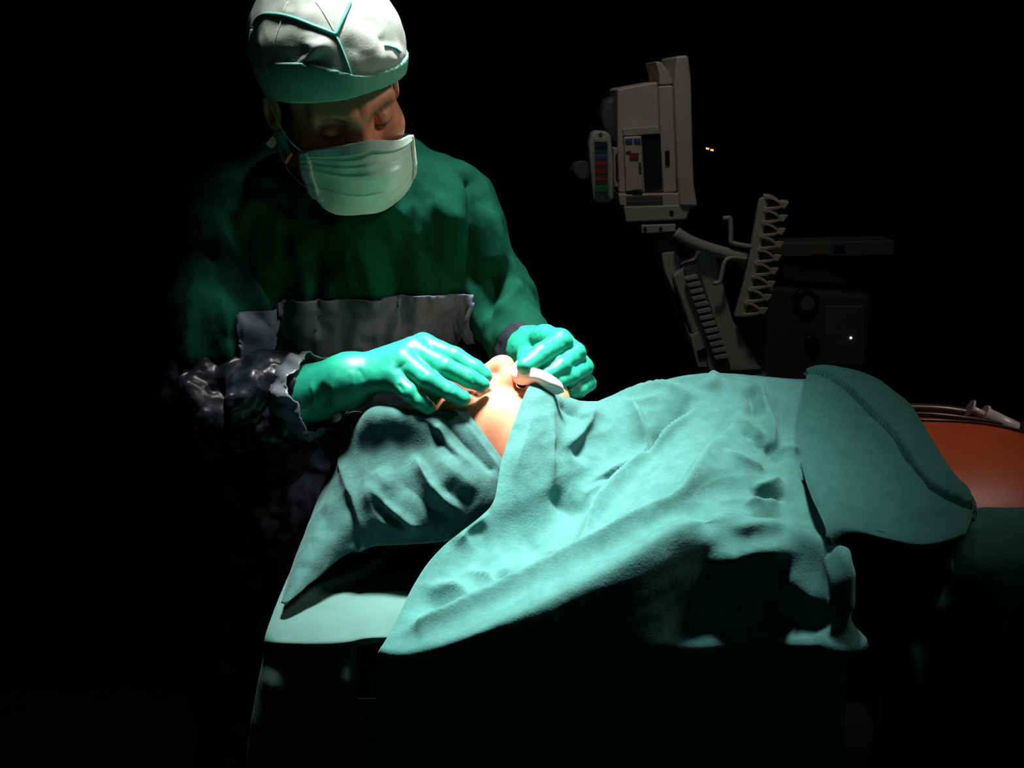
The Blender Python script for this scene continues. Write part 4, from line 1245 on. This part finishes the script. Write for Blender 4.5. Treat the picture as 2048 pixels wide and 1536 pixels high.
MB().tube([at(1158, 340, YM + .02), at(1166, 340, YM - .01)], .020, 20).build('rear_knob', M_DGREY, mon, bevel=.003)
tag(mon, 'beige patient monitor seen from its side, with coloured connector sockets', 'monitor')

arm = empty('monitor_stand', tuple(at(1470, 760, YM)))
MB().prism(outl([(1282, 450), (1352, 448), (1352, 464), (1284, 468)], YM - .012), D(.16)).build('mount_plate', M_GREY, arm, bevel=.003)
for x in (1290, 1321):
    MB().tube([at(x, 458, YM - .015), at(x, 458, YM - .005)], .004, 12).build('bolt', M_BLACK, arm)
MB().tube([at(1325, 466, YM + .06), at(1325, 505, YM + .06)], .030, 24).build('swivel', M_DGREY, arm, bevel=.004)
MB().prism(outl([(1322, 506), (1350, 502), (1362, 520), (1362, 540), (1345, 552), (1352, 600), (1392, 700), (1380, 690), (1340, 570), (1328, 540)], YM + .01), D(.10)).build('rear_fairing', M_GREY, arm, bevel=.004)
MB().prism(outl([(1345, 552), (1372, 528), (1393, 522), (1400, 500), (1432, 505), (1445, 560), (1466, 640), (1500, 700), (1526, 742), (1420, 745), (1392, 690)], YM), D(.09)).build('arm_cover', M_GREY, arm, bevel=.006)
MB().prism(outl([(1368, 540), (1394, 526), (1462, 735), (1432, 738)], YM - .012), D(.02)).build('rib_bed', M_DGREY, arm, bevel=.002)
for i in range(13):
    t = i / 12
    cx, cy = 1382 + 60 * t, 556 + 158 * t
    MB().prism(outl([(cx - 14, cy - 1), (cx + 12, cy - 7), (cx + 16, cy - 2), (cx + 14, cy + 2), (cx - 10, cy + 6)], YM - .022), D(.012)).build('rib', M_GREY, arm, bevel=.0015)
MB().prism(outl([(1380, 672), (1398, 664), (1416, 736), (1396, 736)], YM - .006), D(.06)).build('lower_block', M_GREY, arm, bevel=.003)
MB().prism(outl([(1394, 702), (1412, 696), (1416, 714), (1398, 718)], YM - .010), D(.02)).build('latch', M_BLACK, arm)
MB().tube([at(1500, 742, YM + .05), W3(at(1500, 742, YM + .05)[0] + .04, YM + .05, .72)], .045, 20).build('lower_arm', M_GREY, arm, smooth=True)
px_ = at(1510, 760, YM + .05)
MB().tube([W3(px_[0] + .04, YM + .05, .80), W3(px_[0] + .04, YM + .05, .08)], .030, 20).build('stand_pole', M_GREY, arm, smooth=True)
MB().box((px_[0] + .04, YM + .05, .04), (.55, .5, .08)).build('stand_base', M_DGREY, arm, bevel=.02)
tag(arm, 'grey articulated monitor stand with ribbed cover, standing behind the patient', 'arm')

# the hook rack on its side tube
rk = empty('cable_rack', tuple(at(1486, 636, YM)))
MB().tube(smooth_path([at(1352, 464, YM - .02), at(1380, 482, YM - .02), at(1430, 500, YM - .02), at(1492, 516, YM - .02)], 16), .0125, 14).build('side_tube', M_GREY, rk, smooth=True)
MB().prism(outl([(1520, 398), (1532, 394), (1538, 404), (1528, 470), (1516, 540), (1500, 600), (1490, 636), (1470, 634), (1488, 570), (1504, 490), (1514, 430)], YM - .035), D(.02)).build('rack_bar', M_GREY, rk, bevel=.003)
hk = smooth_path([at(1446, 437, YM - .03), at(1455, 436, YM - .03), at(1461, 442, YM - .03), at(1462, 475, YM - .03), at(1468, 487, YM - .03), at(1504, 494, YM - .03)], 30)
MB().tube(hk, .0052, 8).build('hook', M_GREY, rk, smooth=True)
hk = smooth_path([at(1426, 566, YM - .03), at(1440, 562, YM - .03), at(1446, 535, YM - .03), at(1460, 516, YM - .03), at(1494, 518, YM - .03)], 30)
MB().tube(hk, .0050, 8).build('hook', M_GREY, rk, smooth=True)
M_CLIP = mat('ivory_clip', (0.50, 0.46, 0.38), 0.5)
for i in range(9):
    t = i / 8
    bx, by = 1537 - 42 * t + (-6 * math.sin(math.pi * t)) * -1, 408 + 212 * t
    sc_ = 1.0
    pts = [at(bx - 6, by - 12, YM - .045), at(bx + 8, by - 11, YM - .05), at(bx + 20, by - 5, YM - .055), at(bx + 26, by + 2, YM - .055), at(bx + 22, by + 7, YM - .055), at(bx + 8, by + 10, YM - .05), at(bx - 8, by + 11, YM - .045)]
    P = smooth_path(pts, 22)
    m = MB()
    ax_ = np.array([0.0, .030, .004])
    for a_, b_ in zip(P[:-1], P[1:]):
        t_ = b_ - a_; nn = np.cross(t_, ax_); nn = nn / (np.linalg.norm(nn) + 1e-9) * .0022
        m.prism([a_ - nn, b_ - nn, b_ + nn, a_ + nn], ax_)
    cl = m.build('clip', M_CLIP, rk)
    e_ = at(bx + 26, by + 2, YM - .055)
    MB().prism([e_ + np.array([-.004, 0, -.004]), e_ + np.array([.008, 0, -.008]), e_ + np.array([.017, 0, .006]), e_ + np.array([.002, 0, .007])], (0, .028, .002)).build('clip_tab', M_CLIP, cl, bevel=.001)
tag(rk, 'grey cable rack with a row of ivory clips beside the monitor arm', 'rack')

# ------------------------------------------------------------------ anaesthesia machine in the dark behind
YA = 3.3
an = empty('anaesthesia_machine', (float(at(1640, 700, YA)[0]), YA + .25, 0))
pa = at(1540, 520, YA); pb = at(1760, 760, YA)
def rect(x0, y0, x1, y1, Y): return outl([(x0, y0), (x1, y0), (x1, y1), (x0, y1)], Y)
MB().prism([W3(pa[0], YA, .12), W3(at(1745, 600, YA)[0], YA, .12), W3(at(1745, 600, YA)[0], YA, at(1745, 590, YA)[2]), W3(pa[0], YA, at(1540, 572, YA)[2])], D(.5)).build('cabinet', M_MACH, an, bevel=.015)
MB().prism(outl([(1540, 486), (1790, 480), (1790, 512), (1540, 516)], YA - .05), D(.10)).build('shelf', mat('grey_enamel', (.09, .092, .092), .5), an, bevel=.006)
MB().prism(rect(1622, 490, 1656, 508, YA - .054), D(.01)).build('label_plate', mat('ochre_plate', (.14, .10, .03), .5), an)
MB().prism(rect(1668, 490, 1690, 506, YA - .054), D(.01)).build('switch', M_BLACK, an, bevel=.002)
for x in (1560, 1735):
    MB().prism(rect(x - 7, 512, x + 7, 600, YA + .10), D(.05)).build('upright', M_MACH, an, bevel=.004)
gc = at(1608, 602, YA)
MB().tube([gc + np.array([0, -.02, 0]), gc + np.array([0, .01, 0])], .036, 32).build('gauge', M_BLACK, an, bevel=.003)
MB().tube([gc + np.array([.004, -.024, -.003]), gc + np.array([.004, -.018, -.003])], .020, 28).build('gauge_face', mat('gauge_grey', (.10, .10, .10), .5), an)
MB().prism(rect(1650, 612, 1730, 730, YA - .012), D(.02)).build('drawer_front', mat('machine_panel', (.075, .08, .08), .5), an, bevel=.004)
gl = at(1702, 676, YA - .014)
MB().tube([gl, gl + np.array([0, .01, 0])], .0030, 12).build('indicator', M_LEDG, an)
kb = at(1620, 680, YA)
MB().tube([kb + np.array([0, -.03, 0]), kb], .020, 20).build('knob', M_BLACK, an, bevel=.003)
for sx in (0, 1):
    for s2 in (0, 1):
        p = W3(pa[0] + .05 + sx * .30, YA + .06 + s2 * .38, .06)
        MB().tube([p + np.array([-.015, 0, 0]), p + np.array([.015, 0, 0])], .06, 18).build('castor', M_BLACK, an)
tag(an, 'dark anaesthesia machine with shelf and gauge, hardly visible behind the cable rack', 'machine')

# small wall unit with amber lights
wu = empty('wall_unit', tuple(at(1420, 360, 4.94)))
MB().prism(rect(1395, 280, 1452, 352, 4.92), D(.08)).build('housing', M_BLACK, wu, bevel=.01)
for x, y in ((1415, 297), (1424, 300)):
    p = at(x, y, 4.915)
    MB().prism([p + np.array([-.006, 0, -.003]), p + np.array([.006, 0, -.005]), p + np.array([.007, 0, .002]), p + np.array([-.005, 0, .004])], (0, .01, 0)).build('indicator', M_LEDA, wu)
tag(wu, 'small black wall unit with two amber lights beside the monitor', 'unit')
